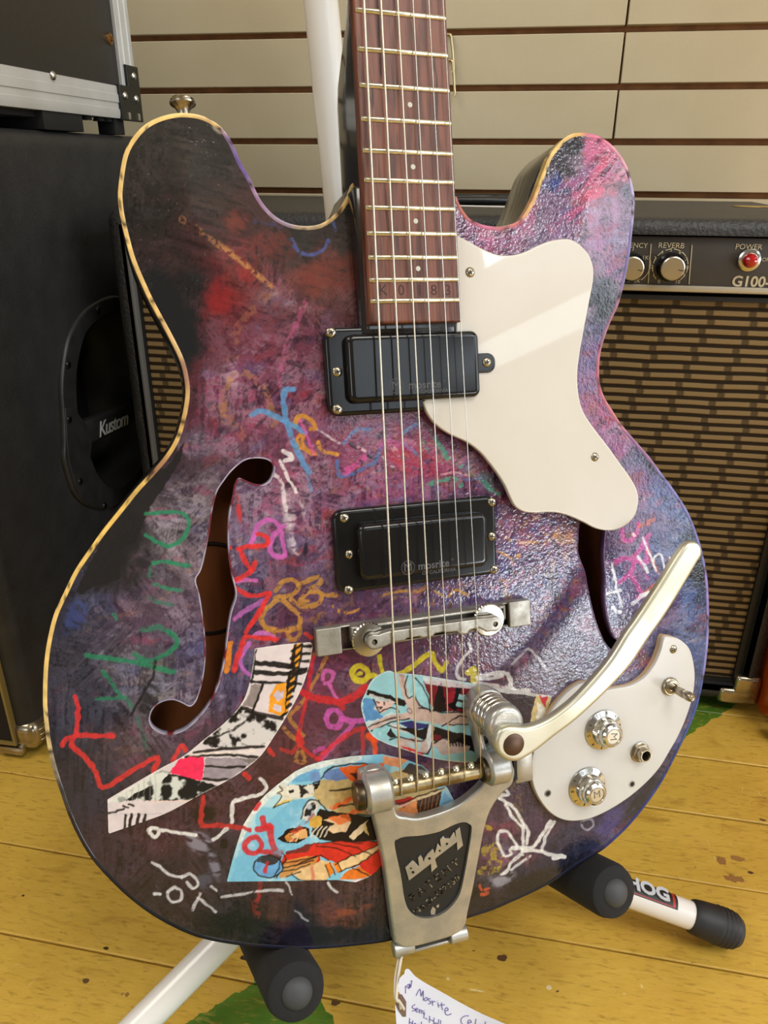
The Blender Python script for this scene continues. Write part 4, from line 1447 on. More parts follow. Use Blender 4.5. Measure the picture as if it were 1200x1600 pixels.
    c.script('''
# gold and ochre
150,100,62 11 .75 .5 | 284,342 313,362 345,384 383,413 421,446
172,118,62 6 .8 .5 | 340,382 383,413 424,449
142,88,66 15 .6 .55 | 417,463 395,486 370,514 366,534
165,114,70 12 .6 .5 | 349,655 351,620 360,593 382,583 400,595 415,613 423,637 428,663
160,100,70 18 .45 .6 | 352,640 362,660 382,682
190,130,50 8 .95 .25 | 461,665 465,652 476,650 487,657 493,668 486,670
190,130,50 8 .95 .25 | 469,700 464,692 468,680 474,682 472,696 480,704 493,709
196,136,54 6 .95 .3 | 497,691 501,702 512,707 528,710
180,128,56 8 .9 .4 | 432,922 443,908 457,906 466,914 462,926 444,932 430,934
180,128,56 8 .9 .35 | 455,936 468,945 487,947 499,941 502,929 490,924 475,931 470,938 480,939
180,128,56 8 .85 .4 | 467,914 483,906 497,901 500,912 478,922
184,132,58 9 .9 .35 | 500,927 512,930 525,929
184,132,58 8 .9 .3 | 417,951 438,936 454,949 467,961
180,126,54 9 .9 .35 | 413,953 408,965 413,979 432,984 450,984 466,981 470,966
180,126,54 8 .85 .4 | 450,984 453,1000 467,994 469,980
180,126,54 8 .8 .4 | 427,983 429,1000 414,985
164,112,54 14 .5 .6 | 487,973 505,962 516,976
170,116,56 7 .85 .35 | 510,1027 490,1067 470,1100 452,1120 466,1140 474,1150
170,116,56 7 .85 .4 | 443,1137 455,1150 468,1162 462,1188 477,1190 470,1170
176,122,58 7 .6 .5 | 480,1040 500,1010 512,1024
196,140,66 5 .9 .45 | 520,946 531,956 544,957 562,952
196,140,66 5 .9 .45 | 593,931 612,926 633,923 655,924 677,919
196,140,66 5 .9 .4 | 680,923 699,933 712,922 730,930
206,150,80 5 .8 .5 | 790,840 815,850 840,846
206,150,80 5 .8 .5 | 780,862 800,872 812,868
196,134,60 7 .6 .6 | 850,850 870,835 890,838
150,130,52 16 .35 .6 | 806,1228 808,1262 812,1290
# green
38,122,86 7 .95 .1 | 228,803 247,801 272,800 289,805 296,818 291,834 281,845 264,853 245,847 228,836
38,122,86 7 .95 .1 | 240,880 258,877 278,882 295,883
40,132,92 6 .8 .35 | 241,913 262,920 284,923
38,116,82 7 .6 .5 | 226,932 248,941 272,945
36,120,86 6 .6 .4 | 236,885 234,900
40,132,92 10 .6 .45 | 222,984 246,980 264,986
38,120,84 8 .9 .15 | 262,986 275,996 277,1006 268,1016 250,1027 228,1033 210,1022
38,120,84 8 .9 .15 | 135,1024 165,1028 200,1033 228,1039 250,1045 272,1050
38,116,82 7 .85 .3 | 160,1049 172,1063 186,1084 192,1090 176,1091 150,1092
40,128,90 9 .6 .4 | 196,1090 207,1106
36,116,82 8 .4 .4 | 214,1122 224,1150 232,1178
40,132,92 7 .6 .3 | 178,960 181,967
70,160,130 9 .8 .45 | 664,761 687,750 713,750 720,758
70,160,130 9 .75 .45 | 680,683 690,700 702,720 720,728
70,160,130 9 .75 .45 | 752,750 765,762 780,772
70,160,130 6 .7 .5 | 660,690 668,700
60,140,110 6 .6 .5 | 735,745 745,740
# blue
88,140,186 10 .92 .2 | 459,608 446,610 443,624 446,652 453,674 461,696 471,720 483,738
88,140,186 9 .92 .2 | 393,648 408,642 428,650 450,661 478,677
88,130,180 6 .8 .4 | 538,693 550,677 563,670 577,671
88,130,180 6 .8 .4 | 630,677 640,668 653,662
88,130,180 6 .7 .4 | 633,693 645,704 654,711
70,110,170 7 .75 .4 | 527,720 530,743 557,737 575,728 587,720 595,700
70,110,170 5 .7 .4 | 717,751 735,748 753,747
88,140,186 8 .5 .4 | 480,738 486,764
70,84,150 7 .85 .35 | 455,375 465,391 484,398 503,392 512,377
70,84,150 6 .7 .35 | 519,342 524,360
60,70,140 9 .4 .5 | 400,345 440,352 480,356
70,110,180 5 .7 .5 | 690,880 700,868 712,870
# pink and violet
194,92,172 8 .95 .08 | 393,848 402,824 413,814 426,813 436,822 441,842 445,866
194,92,172 9 .92 .12 | 443,822 428,836 421,853 426,866 436,870 446,868
206,96,170 7 .85 .15 | 368,909 384,905 401,908
180,96,170 9 .85 .25 | 367,967 383,954 399,945 414,938
180,96,176 8 .95 .1 | 389,1006 377,1024 376,1038 384,1050 393,1055
190,104,180 7 .95 .1 | 396,994 404,989 416,990 431,998
196,92,160 7 .9 .2 | 505,1062 505,1052 513,1048 521,1054 518,1064 508,1068
196,92,160 7 .9 .2 | 514,1070 521,1082 527,1094
186,76,158 10 .95 .15 | 510,1123 514,1111 526,1110 534,1122 528,1135 515,1134 510,1123
186,76,158 10 .95 .15 | 534,1123 552,1127 570,1125
186,76,158 9 .95 .15 | 553,1128 534,1152 518,1168 502,1184
190,70,150 8 .8 .3 | 492,1175 505,1168
190,80,130 10 .45 .5 | 478,470 462,510 444,553 436,600
216,84,154 6 .7 .35 | 468,657 478,676 490,709
214,80,150 12 .7 .4 | 540,737 556,726 568,716
200,90,160 12 .5 .5 | 590,700 610,690 640,700
186,60,142 8 .92 .12 | 972,827 973,841 985,844 995,832 997,818
186,60,142 9 .9 .15 | 1014,836 1001,858 990,872 1010,878 1011,856 1008,843
186,60,142 9 .9 .15 | 963,878 978,872 990,880 984,896 968,910
186,60,142 8 .9 .15 | 984,896 994,912 1003,930 996,934
200,70,150 5 .6 .4 | 1000,880 1012,905
# red
206,48,50 9 .95 .04 | 117,1089 122,1108 119,1146 112,1165 134,1185 151,1208 161,1231 202,1207 247,1182 239,1206
206,48,50 9 .95 .04 | 98,1164 104,1154 125,1149 150,1150 177,1149
206,48,50 8 .95 .04 | 270,1189 278,1174 285,1165 290,1172
214,46,44 8 .95 .08 | 375,859 373,857 396,853 416,851 417,842 410,835 402,834
214,46,44 9 .9 .15 | 375,859 382,875 393,891 398,880
214,46,44 9 .9 .2 | 393,891 382,899 368,906
214,46,44 8 .92 .15 | 369,919 380,927 400,931 421,926
214,46,44 9 .95 .08 | 421,927 410,949 397,969 384,988
214,46,44 8 .92 .12 | 386,995 404,996 432,999
214,46,44 9 .92 .12 | 383,997 376,1012 370,1030 366,1048
214,50,44 5 .9 .1 | 359,855 360,856
214,50,44 5 .9 .1 | 356,989 357,990
220,60,44 7 .9 .2 | 477,990 486,996
198,34,44 13 .9 .15 | 468,1079 488,1090 510,1094 530,1096 552,1089 571,1073
198,34,44 7 .8 .25 | 490,1027 483,1063 477,1100 469,1135 466,1160 480,1175 497,1188
198,34,44 9 .8 .25 | 528,1098 536,1106
198,34,44 9 .75 .3 | 497,1186 520,1165 545,1146 568,1137
198,34,44 7 .75 .25 | 566,1137 567,1160 566,1184
198,34,44 12 .8 .2 | 466,1150 470,1160
190,40,44 7 .7 .3 | 470,1160 455,1176 440,1170
206,44,46 8 .8 .25 | 420,1172 427,1180
206,44,46 9 .85 .15 | 382,1208 388,1215
200,44,46 9 .88 .15 | 318,1246 315,1268 316,1290 345,1290 392,1296
200,44,46 8 .6 .3 | 407,1380 403,1408
190,50,46 12 .45 .5 | 396,1410 402,1430
235,74,34 13 .95 .08 | 578,1150 585,1158 592,1150
235,74,34 9 .95 .12 | 585,1158 587,1180
222,128,34 10 .92 .15 | 360,1005 357,1028 354,1048
204,82,48 9 .7 .35 | 1000,823 1010,818 1021,812
204,82,48 7 .7 .4 | 1013,860 1028,895
204,82,48 7 .7 .4 | 1008,925 1022,915
204,82,48 6 .9 .2 | 750,1384 752,1390
204,82,48 7 .9 .2 | 752,1398 762,1396
204,82,48 5 .9 .2 | 758,1390 764,1388
# yellow
204,188,44 10 .95 .06 | 563,1041 573,1046 575,1056 567,1064 555,1062 550,1052 555,1043 563,1041
204,188,44 8 .95 .06 | 574,1057 584,1055 597,1057 595,1040 592,1026
204,188,44 6 .9 .1 | 558,1055 564,1052
204,188,44 9 .95 .08 | 600,1062 622,1054 640,1045 672,1020 678,1032 690,1048 697,1036
204,188,44 12 .9 .1 | 732,1050 740,1046 741,1064
190,172,50 20 .7 .6 | 760,1330 775,1326 778,1342 770,1352
190,172,50 18 .7 .6 | 755,1362 775,1356
190,172,50 8 .7 .4 | 757,1292 766,1294
190,172,50 8 .6 .5 | 712,1215 720,1217
# white
222,216,214 8 .92 .2 | 443,704 451,710 457,716 445,719
222,216,214 6 .9 .3 | 437,720 445,737 455,756 464,770
216,204,206 7 .85 .3 | 429,741 438,750 443,767 443,782 447,797
214,200,204 9 .55 .6 | 450,800 452,825 458,850 465,865
226,222,218 6 .5 .6 | 470,780 474,800 474,815
216,210,214 4 .7 .5 | 497,671 505,677 520,686 530,692
226,224,218 7 .97 .04 | 234,1301 242,1308 248,1303 247,1296 238,1294 232,1297
226,224,218 6 .97 .04 | 251,1297 270,1300 290,1303 307,1305
226,224,218 7 .95 .08 | 334,1312 345,1303 354,1296
226,224,218 7 .95 .08 | 362,1284 363,1268 364,1253 382,1247 398,1243 410,1240 417,1230 413,1222 407,1216
214,212,212 5 .92 .12 | 238,1348 252,1356 265,1366 284,1372
214,212,212 5 .92 .12 | 284,1370 297,1366 307,1374 308,1384 300,1388 293,1378
214,212,212 5 .9 .2 | 273,1386 283,1392 283,1404 273,1410 264,1404 263,1394 273,1386
214,212,212 6 .9 .15 | 242,1396 250,1397
214,212,212 6 .8 .3 | 313,1396 306,1410 301,1422
214,212,212 5 .8 .3 | 308,1402 322,1412 337,1424
214,212,212 5 .8 .25 | 330,1385 338,1392
214,212,212 5 .85 .25 | 346,1402 370,1398 396,1394 425,1391 442,1391
214,212,212 4 .8 .3 | 447,1379 453,1386 456,1398
222,218,214 5 .92 .1 | 512,1380 518,1388 527,1394
206,204,206 4 .7 .3 | 462,1423 472,1432 481,1439
226,226,222 5 .95 .06 | 780,1247 785,1242 793,1243 792,1236 786,1234
226,226,222 6 .95 .06 | 781,1248 795,1256 810,1272 819,1289 826,1300 823,1318
226,226,222 5 .95 .06 | 790,1257 799,1274 808,1285 817,1294 817,1318 816,1335
226,226,222 5 .95 .08 | 787,1336 779,1320 777,1306 782,1299 792,1300 803,1313 808,1324 797,1327 799,1335 790,1338
226,226,222 6 .95 .08 | 800,1325 815,1324 832,1324 847,1304 861,1283
226,226,222 5 .9 .12 | 847,1329 852,1307 867,1284
226,226,222 6 .95 .08 | 818,1329 843,1330 865,1337 882,1338 864,1341
226,226,222 6 .9 .15 | 813,1335 799,1348 793,1360 783,1366
226,226,222 5 .8 .3 | 828,1337 812,1350 800,1358
210,214,224 4 .6 .4 | 917,1279 925,1281 926,1291 918,1296 910,1292 909,1284 917,1279
222,220,216 6 .92 .1 | 733,1006 735,1016 722,1030 714,1048 716,1060 726,1062
222,220,216 7 .92 .12 | 747,1057 768,1053 793,1053 800,1078
222,220,216 8 .9 .15 | 748,1062 764,1060 784,1056
222,220,216 9 .85 .3 | 742,1068 770,1072 800,1078 826,1080
214,212,214 5 .7 .25 | 800,1037 812,1026 825,1013 842,1030 857,1048
226,230,236 5 .95 .06 | 957,884 963,917 967,932 972,947
226,230,236 5 .95 .06 | 950,927 962,924 970,922
226,230,236 6 .9 .1 | 988,943 1000,934 1014,925
226,230,236 5 .9 .1 | 1000,930 1014,924 1016,932
226,230,236 7 .9 .1 | 958,950 963,956 969,956
226,230,236 5 .9 .1 | 997,870 1004,880 1013,894
226,230,236 4 .9 .1 | 1005,841 1011,857 1017,868 1025,892
226,230,236 4 .9 .1 | 1021,876 1026,868 1033,868 1038,888
226,230,236 4 .8 .1 | 1046,870 1048,881
240,196,206 6 .9 .1 | 989,834 991,836
226,200,206 5 .8 .4 | 560,697 570,705
226,200,206 8 .6 .5 | 615,700 622,710
206,190,196 5 .7 .5 | 598,712 610,728 630,733
216,170,170 4 .7 .4 | 690,741 712,738 730,742
# black
22,18,20 5 .8 .3 | 243,1030 240,1055 228,1075 205,1118
18,16,18 14 .97 .05 | 350,1316 351,1320
18,16,18 6 .8 .4 | 664,925 672,918
30,24,34 8 .7 .4 | 655,936 668,926 676,918
26,22,30 6 .8 .3 | 548,693 556,700
30,26,36 5 .7 .4 | 575,712 585,716
''')
    c.ring((28, 26, 28), 2.5, 0.6, 0.2, 225, 890, 4)
    c.poly((232, 180, 176), '0,0 1,0 0,1')


top_obj = fine_sheet('body_top', offset(OUTL, 0.0010), [FH_L, FH_R], 0.00045, M_top, guitar, paint_top,
                     zfun=top_z)

# ---------------- body shell: sides and back, with the wood seen through the f-holes
BODY_D = 0.050
M_shell = mat('black_body_lacquer', (24, 21, 20), 0.18, 0, coat=0.7, col2=(38, 28, 24), scale=24, bump=0.06, bscale=120)
V, Fc = [], []
rings = [(offset(OUTL, 0.0006), -HE - 0.0006), (OUTL, -HE - 0.0018), (OUTL, -BODY_D + 0.004), (offset(OUTL, 0.0012), -BODY_D + 0.0012), (offset(OUTL, 0.004), -BODY_D)]
n = len(OUTL)
for r, z in rings:
    V += [(a, b, z) for a, b in r]
for k in range(len(rings) - 1):
    for i in range(n):
        j = (i + 1) % n
        Fc.append((k * n + i, k * n + j, (k + 1) * n + j, (k + 1) * n + i))
Fc += cap_faces([rings[-1][0]], [(len(rings) - 1) * n])
mk('body_shell', V, Fc, M_shell, guitar, 40)
M_inner = mat('bare_wood_inside', (164, 94, 48), 0.75, 0, col2=(126, 68, 32), scale=14, stretch=(6, 1, 1))
inb = slab('inner_back', offset(OUTL, 0.007), -BODY_D + 0.003, -BODY_D + 0.005, M_inner, guitar)
# the round stamp inside
ix, iy = G(332, 925, -0.036)
Mk_ = TR(ix, iy, -BODY_D + 0.0054, RAD(90))
a = np.linspace(0, 2 * math.pi, 40)
M_ink = mat('stamp_ink', (34, 20, 12), 0.8)
tube('stamp_ring', [(ix + 0.026 * math.cos(t), iy + 0.026 * math.sin(t), -BODY_D + 0.0053) for t in a], 0.0011, M_ink, inb, n=6)
# rounded wall round each f-hole with its pale worn lip
M_lip = paint_material('worn_edge', 0.4, 0.4, 0, 1, 0)


def edge_band(name, poly, w_in, w_out, z, mats, painter, depth=0.004, step_up=0.0003, closed=True):
    """narrow raised band following an outline: outer wall, rounded lip, inner edge"""
    L = poly
    n = len(L)
    ringz = [(offset(L, -w_out), z - depth), (offset(L, -w_out), z + step_up * 0.4), (offset(L, (w_in - w_out) * 0.2), z + step_up), (offset(L, w_in * 0.8), z + step_up), (offset(L, w_in), z - 0.0002)]
    V, Fc = [], []
    for r, zz in ringz:
        V += [(a, b, zz) for a, b in r]
    m_ = n if closed else n - 1
    for k in range(len(ringz) - 1):
        for i in range(m_):
            j = (i + 1) % n
            Fc.append((k * n + i, k * n + j, (k + 1) * n + j, (k + 1) * n + i))
    o = mk(name, V, Fc, mats, guitar, 50)
    me = o.data
    co = np.zeros(len(me.vertices) * 3)
    me.vertices.foreach_get('co', co)
    co = co.reshape(-1, 3)
    u, v = to_px(co[:, 0], co[:, 1], co[:, 2])
    cv = Canvas(u, v)
    painter(cv)
    at = me.color_attributes.new('paint', 'FLOAT_COLOR', 'POINT')
    at.data.foreach_set('color', np.concatenate([lin(np.clip(cv.c, 0, 255)), np.ones((len(u), 1))], 1).astype(np.float32).ravel())
    return o


def paint_lip(c):
    g = fbm(c.u, c.v, 14, 3, 3)[:, None]
    c.c = np.array((120, 116, 140.0)) * (1 - g) + np.array((196, 190, 206.0)) * g
    k = sst(fbm(c.u, c.v, 22, 9, 3), 0.52, 0.6)[:, None]
    c.c = c.c * (1 - k) + np.array((110, 30, 40.0)) * k
    k = sst(c.u, 500, 600)[:, None]
    c.c = c.c * (1 - k) + np.array((96, 70, 110.0)) * k


for fh in (FH_L, FH_R):
    # inward wall of the opening
    n = len(fh)
    ro = [(offset(fh, -0.0008), 0.00015), (offset(fh, -0.0002), 0.0002), (offset(fh, 0.0), -0.0004), (fh, -0.0042)]
    V, Fc = [], []
    for r, z in ro:
        V += [(a_, b_, z + top_z(a_, b_)) for a_, b_ in r]
    for k in range(3):
        for i in range(n):
            j = (i + 1) % n
            Fc.append((k * n + i, k * n + j, (k + 1) * n + j, (k + 1) * n + i))
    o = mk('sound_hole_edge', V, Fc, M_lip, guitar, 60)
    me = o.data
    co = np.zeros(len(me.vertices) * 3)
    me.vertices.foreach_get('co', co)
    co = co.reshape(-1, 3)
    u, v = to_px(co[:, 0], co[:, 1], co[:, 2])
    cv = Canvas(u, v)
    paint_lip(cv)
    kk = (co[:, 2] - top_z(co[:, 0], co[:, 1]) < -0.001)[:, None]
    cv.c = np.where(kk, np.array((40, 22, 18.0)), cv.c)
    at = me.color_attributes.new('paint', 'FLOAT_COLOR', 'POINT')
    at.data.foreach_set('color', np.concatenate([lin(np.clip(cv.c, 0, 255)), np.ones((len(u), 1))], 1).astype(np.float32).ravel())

BIND = pts('''551,287,214,180,120 515,341,210,176,116 481,354,170,150,120 440,345,150,130,150 405,310,150,120,150 376,254,110,90,150 358,215,120,100,140 340,196,206,172,116 289,178,232,198,128 230,193,232,198,128 194,242,226,190,118 186,300,216,180,110 204,400,220,184,118 235,472,212,176,112 268,532,206,172,118 288,590,150,112,90 290,620,196,160,100 275,685,200,162,92 238,737,150,110,80 225,752,210,172,96 184,800,222,182,98 137,863,224,186,104 100,927,226,188,108 75,1000,224,188,112 68,1073,214,182,112 74,1160,200,176,120 83,1200,120,110,96 95,1237,60,56,52 123,1307,40,36,36 200,1400,32,30,32 323,1467,26,26,30 450,1482,30,30,46 613,1468,24,24,32 733,1433,34,32,36 833,1393,34,32,34 900,1352,30,34,54 980,1292,54,58,110 1045,1200,60,70,118 1083,1120,66,80,140 1106,987,130,124,180 1106,943,140,120,180 1090,840,110,110,170 1053,767,120,120,176 1000,700,150,110,150 955,640,190,120,130 936,590,190,110,130 953,503,150,110,130 983,400,120,110,160 991,310,170,160,200 975,250,210,150,170 930,212,214,120,150 895,211,220,180,110 872,226,222,186,112 848,270,214,180,110 828,320,214,166,110 797,352,190,110,110 753,352,206,120,150 720,325,190,120,110''')


def paint_bind(c):
    c.c = idw(BIND, c.u, c.v, 4.0)
    g = fbm(c.u, c.v, 9, 5, 3)[:, None]
    c.c *= (0.82 + 0.36 * g)
    k = (sst(fbm(c.u, c.v, 11, 60, 3), 0.66, 0.72) * 0.75)[:, None]
    c.c = c.c * (1 - k) + np.array((40, 28, 24.0)) * k


edge_band('binding', OUTL, 0.0021, 0.0002, -HE + 0.0002, M_bind, paint_bind, depth=0.0052)

# ---------------- pasted paper cut-outs: thin lacquered sheets, each with its own print


def cutout(name, outline_px, painter, label, z=0.00025):
    o = fine_sheet(name, ccw(GP(outline_px)), [], 0.00042, M_paper, guitar, painter, zfun=lambda a, b: top_z(a, b) + z)
    o['label'] = label
    return o


C1 = np.vstack([spline(pts('398,1013 440,1007 485,1003'), closed=False, n=5), spline(pts('489,1008 482,1044 468,1082 447,1120 427,1152 404,1184 366,1213 313,1242 261,1272 215,1291 169,1309'), closed=False, n=5), spline(pts('167.5,1254 194,1237 246,1204.5 287,1181 319,1155 351,1129 377,1099.5 389,1070 396,1032'), closed=False, n=5)])


def paint_c1(c):
    c.c[:] = (216, 202, 202)
    c.c *= (0.93 + 0.12 * fbm(c.u, c.v, 14, 3, 3))[:, None]
    B = (26, 22, 20)
    c.poly((226, 148, 42), '459,1005 472,1004 466,1040 456,1085 447,1118 437,1117 449,1068 455,1034')
    for i in range(10):
        y = 1010 + i * 11.5
        x = 465 - i * 1.9 - (i * 0.15) ** 2
        c.stroke(B, 5, .95, .05, '%f,%f %f,%f' % (x - 8, y + 8, x + 6, y - 2))
    c.stroke(B, 4, .95, .05, '462,1004 456,1040 449,1075 443,1118')
    c.stroke(B, 4, .95, .05, '473,1004 468,1040 459,1080')
    for y, x in ((1010, 474), (1022, 473), (1034, 471), (1046, 468)):
        c.stroke(B, 5, .95, .05, '%f,%f %f,%f' % (x, y, x + 14, y - 1))
    c.stroke(B, 9, .97, .03, '395,1036 430,1038 458,1042')
    c.stroke(B, 9, .97, .05, '393,1049 425,1052 458,1052 480,1047')
    c.stroke((226, 214, 206), 2, .9, .2, '397,1046 430,1048 455,1046')
    c.stroke(B, 4, .97, .03, '391,1065 430,1067 470,1068')
    c.stroke(B, 4, .97, .03, '399,1016 396,1040 393,1066')
    c.poly((142, 128, 124), '392,1069 411,1069 398,1106 378,1103 390,1082')
    c.stroke(B, 4, .97, .05, '411,1068 402,1094 392,1118')
    c.poly((230, 152, 44), '420,1088 432,1070 448,1066 445,1114 438,1119 420,1112')
    c.poly((196, 180, 192), '426,1085 434,1078 438,1083 444,1078 443,1090 433,1096')
    c.poly((206, 190, 196), '425,1109 430,1100 440,1103 440,1112')
    # torn half-tone area
    A = '376,1102 392,1112 420,1118 447,1122 427,1153 408,1166 330,1168 315,1161 351,1130'
    c.mottle(A, (30, 28, 28), (206, 200, 196), 15, 0.40, 0.56)
    c.stroke(B, 7, .9, .25, '376,1105 402,1114 440,1123')
    c.stroke(B, 4, .8, .3, '335,1152 365,1140 395,1118')
    c.stroke(B, 5, .95, .1, '303,1176 345,1170 412,1166')
    c.stroke(B, 5, .95, .1, '289,1182 330,1180 370,1180 404,1184')
    c.stroke((224, 208, 196), 4, .9, .2, '297,1179 340,1176 400,1174')
    c.poly((152, 140, 146), '322,1184 400,1185 392,1196 360,1218 316,1218')
    c.poly((110, 98, 92), '372,1186 402,1186 392,1194', .8)
    c.stroke(B, 4, .95, .12, '321,1197 345,1199 384,1198')
    c.stroke(B, 5, .95, .08, '317,1217 340,1219 362,1217')
    c.poly((238, 48, 88), '280,1186 298,1182 320,1183 318,1205 314,1220 285,1213 265,1207', 1, .08)
    D = '264,1208 290,1214 342,1228 320,1240 296,1251 240,1251 192,1250 196,1238 230,1216'
    c.mottle(D, (30, 30, 30), (206, 208, 198), 14, 0.50, 0.66, seed=25)
    c.mottle('170,1254 196,1236 248,1204 268,1206 250,1222 215,1238 190,1254', (214, 214, 204), (150, 152, 146), 12, .5, .7, seed=29)
    for i in range(6):
        c.stroke((150, 150, 144), 1.4, .7, .2, '%f,%f %f,%f' % (198 + i * 9, 1232 - i * 4, 198 + i * 9, 1252))
    c.stroke((226, 190, 170), 2, .8, .2, '230,1252 296,1251')
    for q in ('168,1270 181,1268', '182,1266 193,1264', '192,1259 200,1262', '201,1256 209,1259'):
        c.stroke(B, 4, .9, .1, q)
    c.stroke((180, 168, 176), 1.6, .8, .1, '169,1272 215,1272 262,1271')
    for x, l in ((196, 27), (205, 23), (216, 19), (227, 15)):
        c.stroke(B, 5.5 if x > 200 else 4, .97, .03, '%f,1273 %f,%f' % (x, x - 2.5, 1273 + l))
    c.stroke((228, 224, 214), 2.4, .8, .3, np.vstack([C1, C1[:1]]))


cutout('paper_cutout', C1, paint_c1, 'curved strip of black, white, orange and pink print')

C3 = pts('355,1381 363,1347 371,1318 380,1289 400,1257 415,1241 433,1226 461,1205 480,1196 503,1189 550,1181 597,1178 633,1186 660,1196 699,1231 711,1254 700,1262 660,1280 612,1330 590,1362 578,1372 557,1381 527,1377 457,1379 400,1380')


def paint_c3(c):
    c.c[:] = (128, 190, 212)
    g = sst(fbm(c.u, c.v, 26, 3, 4), 0.45, 0.68)[:, None] * 0.6
    c.c = c.c * (1 - g) + np.array((206, 226, 226.0)) * g
    B = (30, 22, 20)
    c.poly((96, 164, 204), '455,1250 492,1250 492,1300 470,1340 400,1378 360,1378 372,1330', .35, .5)
    c.poly((92, 158, 200), '462,1206 480,1200 500,1196 498,1216 470,1222 456,1222', .8, .3)
    c.stroke((226, 222, 210), 14, .9, .15, '372,1312 384,1285 403,1258 433,1230 462,1208 505,1192 560,1184')
    # upper figures: ochre shape, blue cap, orange overspray
    c.poly((196, 172, 120), '500,1219 540,1216 600,1210 640,1200 690,1236 660,1270 590,1272 530,1272 508,1262 488,1242')
    c.poly((186, 150, 92), '520,1240 560,1228 590,1240 584,1272 530,1272', .6, .4)
    c.poly((104, 132, 184), '503,1216 512,1202 545,1200 552,1216 525,1220')
    c.poly((112, 146, 192), '483,1208 499,1205 501,1220 484,1222')
    c.stroke(B, 2.4, .95, .05, '502,1217 512,1202 530,1196 560,1193 600,1195')
    c.poly((236, 96, 34), '530,1198 600,1192 604,1216 556,1224 540,1214', .95, .35)
    c.poly((40, 26, 30), '545,1208 585,1204 590,1216 560,1220', .7, .6)
    c.stroke((236, 84, 34), 9, .85, .35, '520,1262 545,1250 570,1236')
    c.stroke((236, 84, 34), 10, .85, .3, '512,1294 540,1280 565,1262')
    c.stroke(B, 3, .95, .1, '516,1236 550,1232 580,1226')
    c.stroke(B, 3, .9, .1, '528,1260 556,1256 584,1250')
    c.stroke(B, 2.4, .95, .05, '488,1240 500,1220 490,1224')
    c.stroke(B, 2.4, .95, .05, '498,1250 508,1264 530,1273 590,1272')
    c.poly(B, '478,1226 500,1224 496,1234 486,1232')
    # pale torn fish-tail shape
    c.poly((222, 216, 196), '436,1228 480,1228 492,1230 488,1246 455,1249 430,1262 440,1244 430,1242')
    c.mottle('450,1226 490,1226 488,1246 452,1246', (40, 36, 34), (222, 216, 200), 7, .38, .5)
    c.stroke((226, 190, 90), 4, .9, .1, '430,1260 444,1252 455,1250')
    c.stroke(B, 1.8, .9, .1, '428,1262 440,1244 432,1240 442,1236 436,1228')
    c.stroke(B, 1.8, .9, .1, '428,1262 452,1252')
    # small mirror
    c.poly((210, 206, 196), '470,1280 478,1254 494,1250 500,1258 492,1278 478,1283')
    c.mottle('474,1276 480,1257 492,1254 494,1262 488,1276', (36, 32, 36), (180, 190, 200), 8, .4, .6)
    c.stroke(B, 2, .95, .05, '470,1280 478,1254 494,1250 502,1258')
    # central figure: dark hair, face, striped sleeve, ochre blouse
    c.poly(B, '500,1264 520,1268 560,1274 590,1276 588,1312 540,1318 500,1312 486,1300 490,1284')
    c.poly((206, 160, 70), '484,1280 492,1274 503,1276 502,1290 490,1294 482,1290')
    c.poly((224, 190, 146), '504,1280 528,1274 548,1284 540,1300 520,1302 512,1296 524,1288')
    c.poly((236, 106, 46), '512,1276 545,1272 548,1282 530,1290', .8, .3)
    c.poly((226, 200, 160), '545,1306 562,1290 574,1282 566,1300 552,1312')
    c.poly((208, 180, 120), '566,1294 572,1284 576,1306')
    for i in range(4):
        c.stroke((220, 206, 180), 3, .95, .05, '%f,1308 %f,1298 %f,1292' % (486 + 7 * i, 490 + 7 * i, 496 + 7 * i))
    c.poly(B, '434,1312 448,1296 468,1292 482,1294 484,1304 470,1316 450,1318')
    c.poly((232, 186, 130), '448,1306 462,1299 470,1304 464,1313 452,1316')
    c.poly((206, 130, 60), '445,1308 453,1302 456,1312 449,1316')
    c.stroke(B, 1.6, .9, 0, '454,1306 458,1305')
    c.stroke(B, 1.6, .9, 0, '459,1311 463,1309')
    c.stroke((180, 40, 40), 2, .9, 0, '457,1313 461,1312')
    c.poly((226, 170, 110), '466,1298 478,1296 480,1308 468,1312')
    c.poly((196, 70, 40), '452,1300 470,1290 474,1296 458,1304', .8, .4)
    c.stroke((150, 60, 70), 5, .6, .4, '464,1294 478,1284 490,1272')
    # red cape, bare arm with orange bands, blue medallion
    R_ = (206, 50, 36)
    c.poly((122, 48, 46), '446,1332 478,1320 500,1316 490,1334 452,1342')
    c.poly(R_, '478,1332 490,1320 530,1314 590,1314 606,1330 592,1362 575,1370 560,1352 545,1356 520,1346 500,1338')
    c.poly((228, 120, 44), '546,1358 560,1354 582,1368 560,1374 530,1374')
    c.poly(R_, '444,1335 470,1332 502,1335 500,1346 476,1350 440,1352')
    c.poly((228, 192, 138), '524,1350 548,1338 575,1328 592,1318 590,1330 560,1350 530,1362')
    c.poly((226, 190, 136), '456,1364 480,1354 502,1344 520,1348 522,1364 508,1376 470,1376')
    c.poly((206, 140, 70), '446,1344 480,1338 498,1338 492,1350 466,1360 446,1372 436,1372', .9, .25)
    c.poly((232, 130, 40), '508,1352 516,1348 522,1364 514,1370')
    c.poly((232, 130, 40), '520,1348 528,1346 534,1360 526,1364')
    for q in ('508,1352 515,1371', '516,1348 523,1366', '527,1346 534,1361'):
        c.stroke(B, 1.8, .95, .03, q)
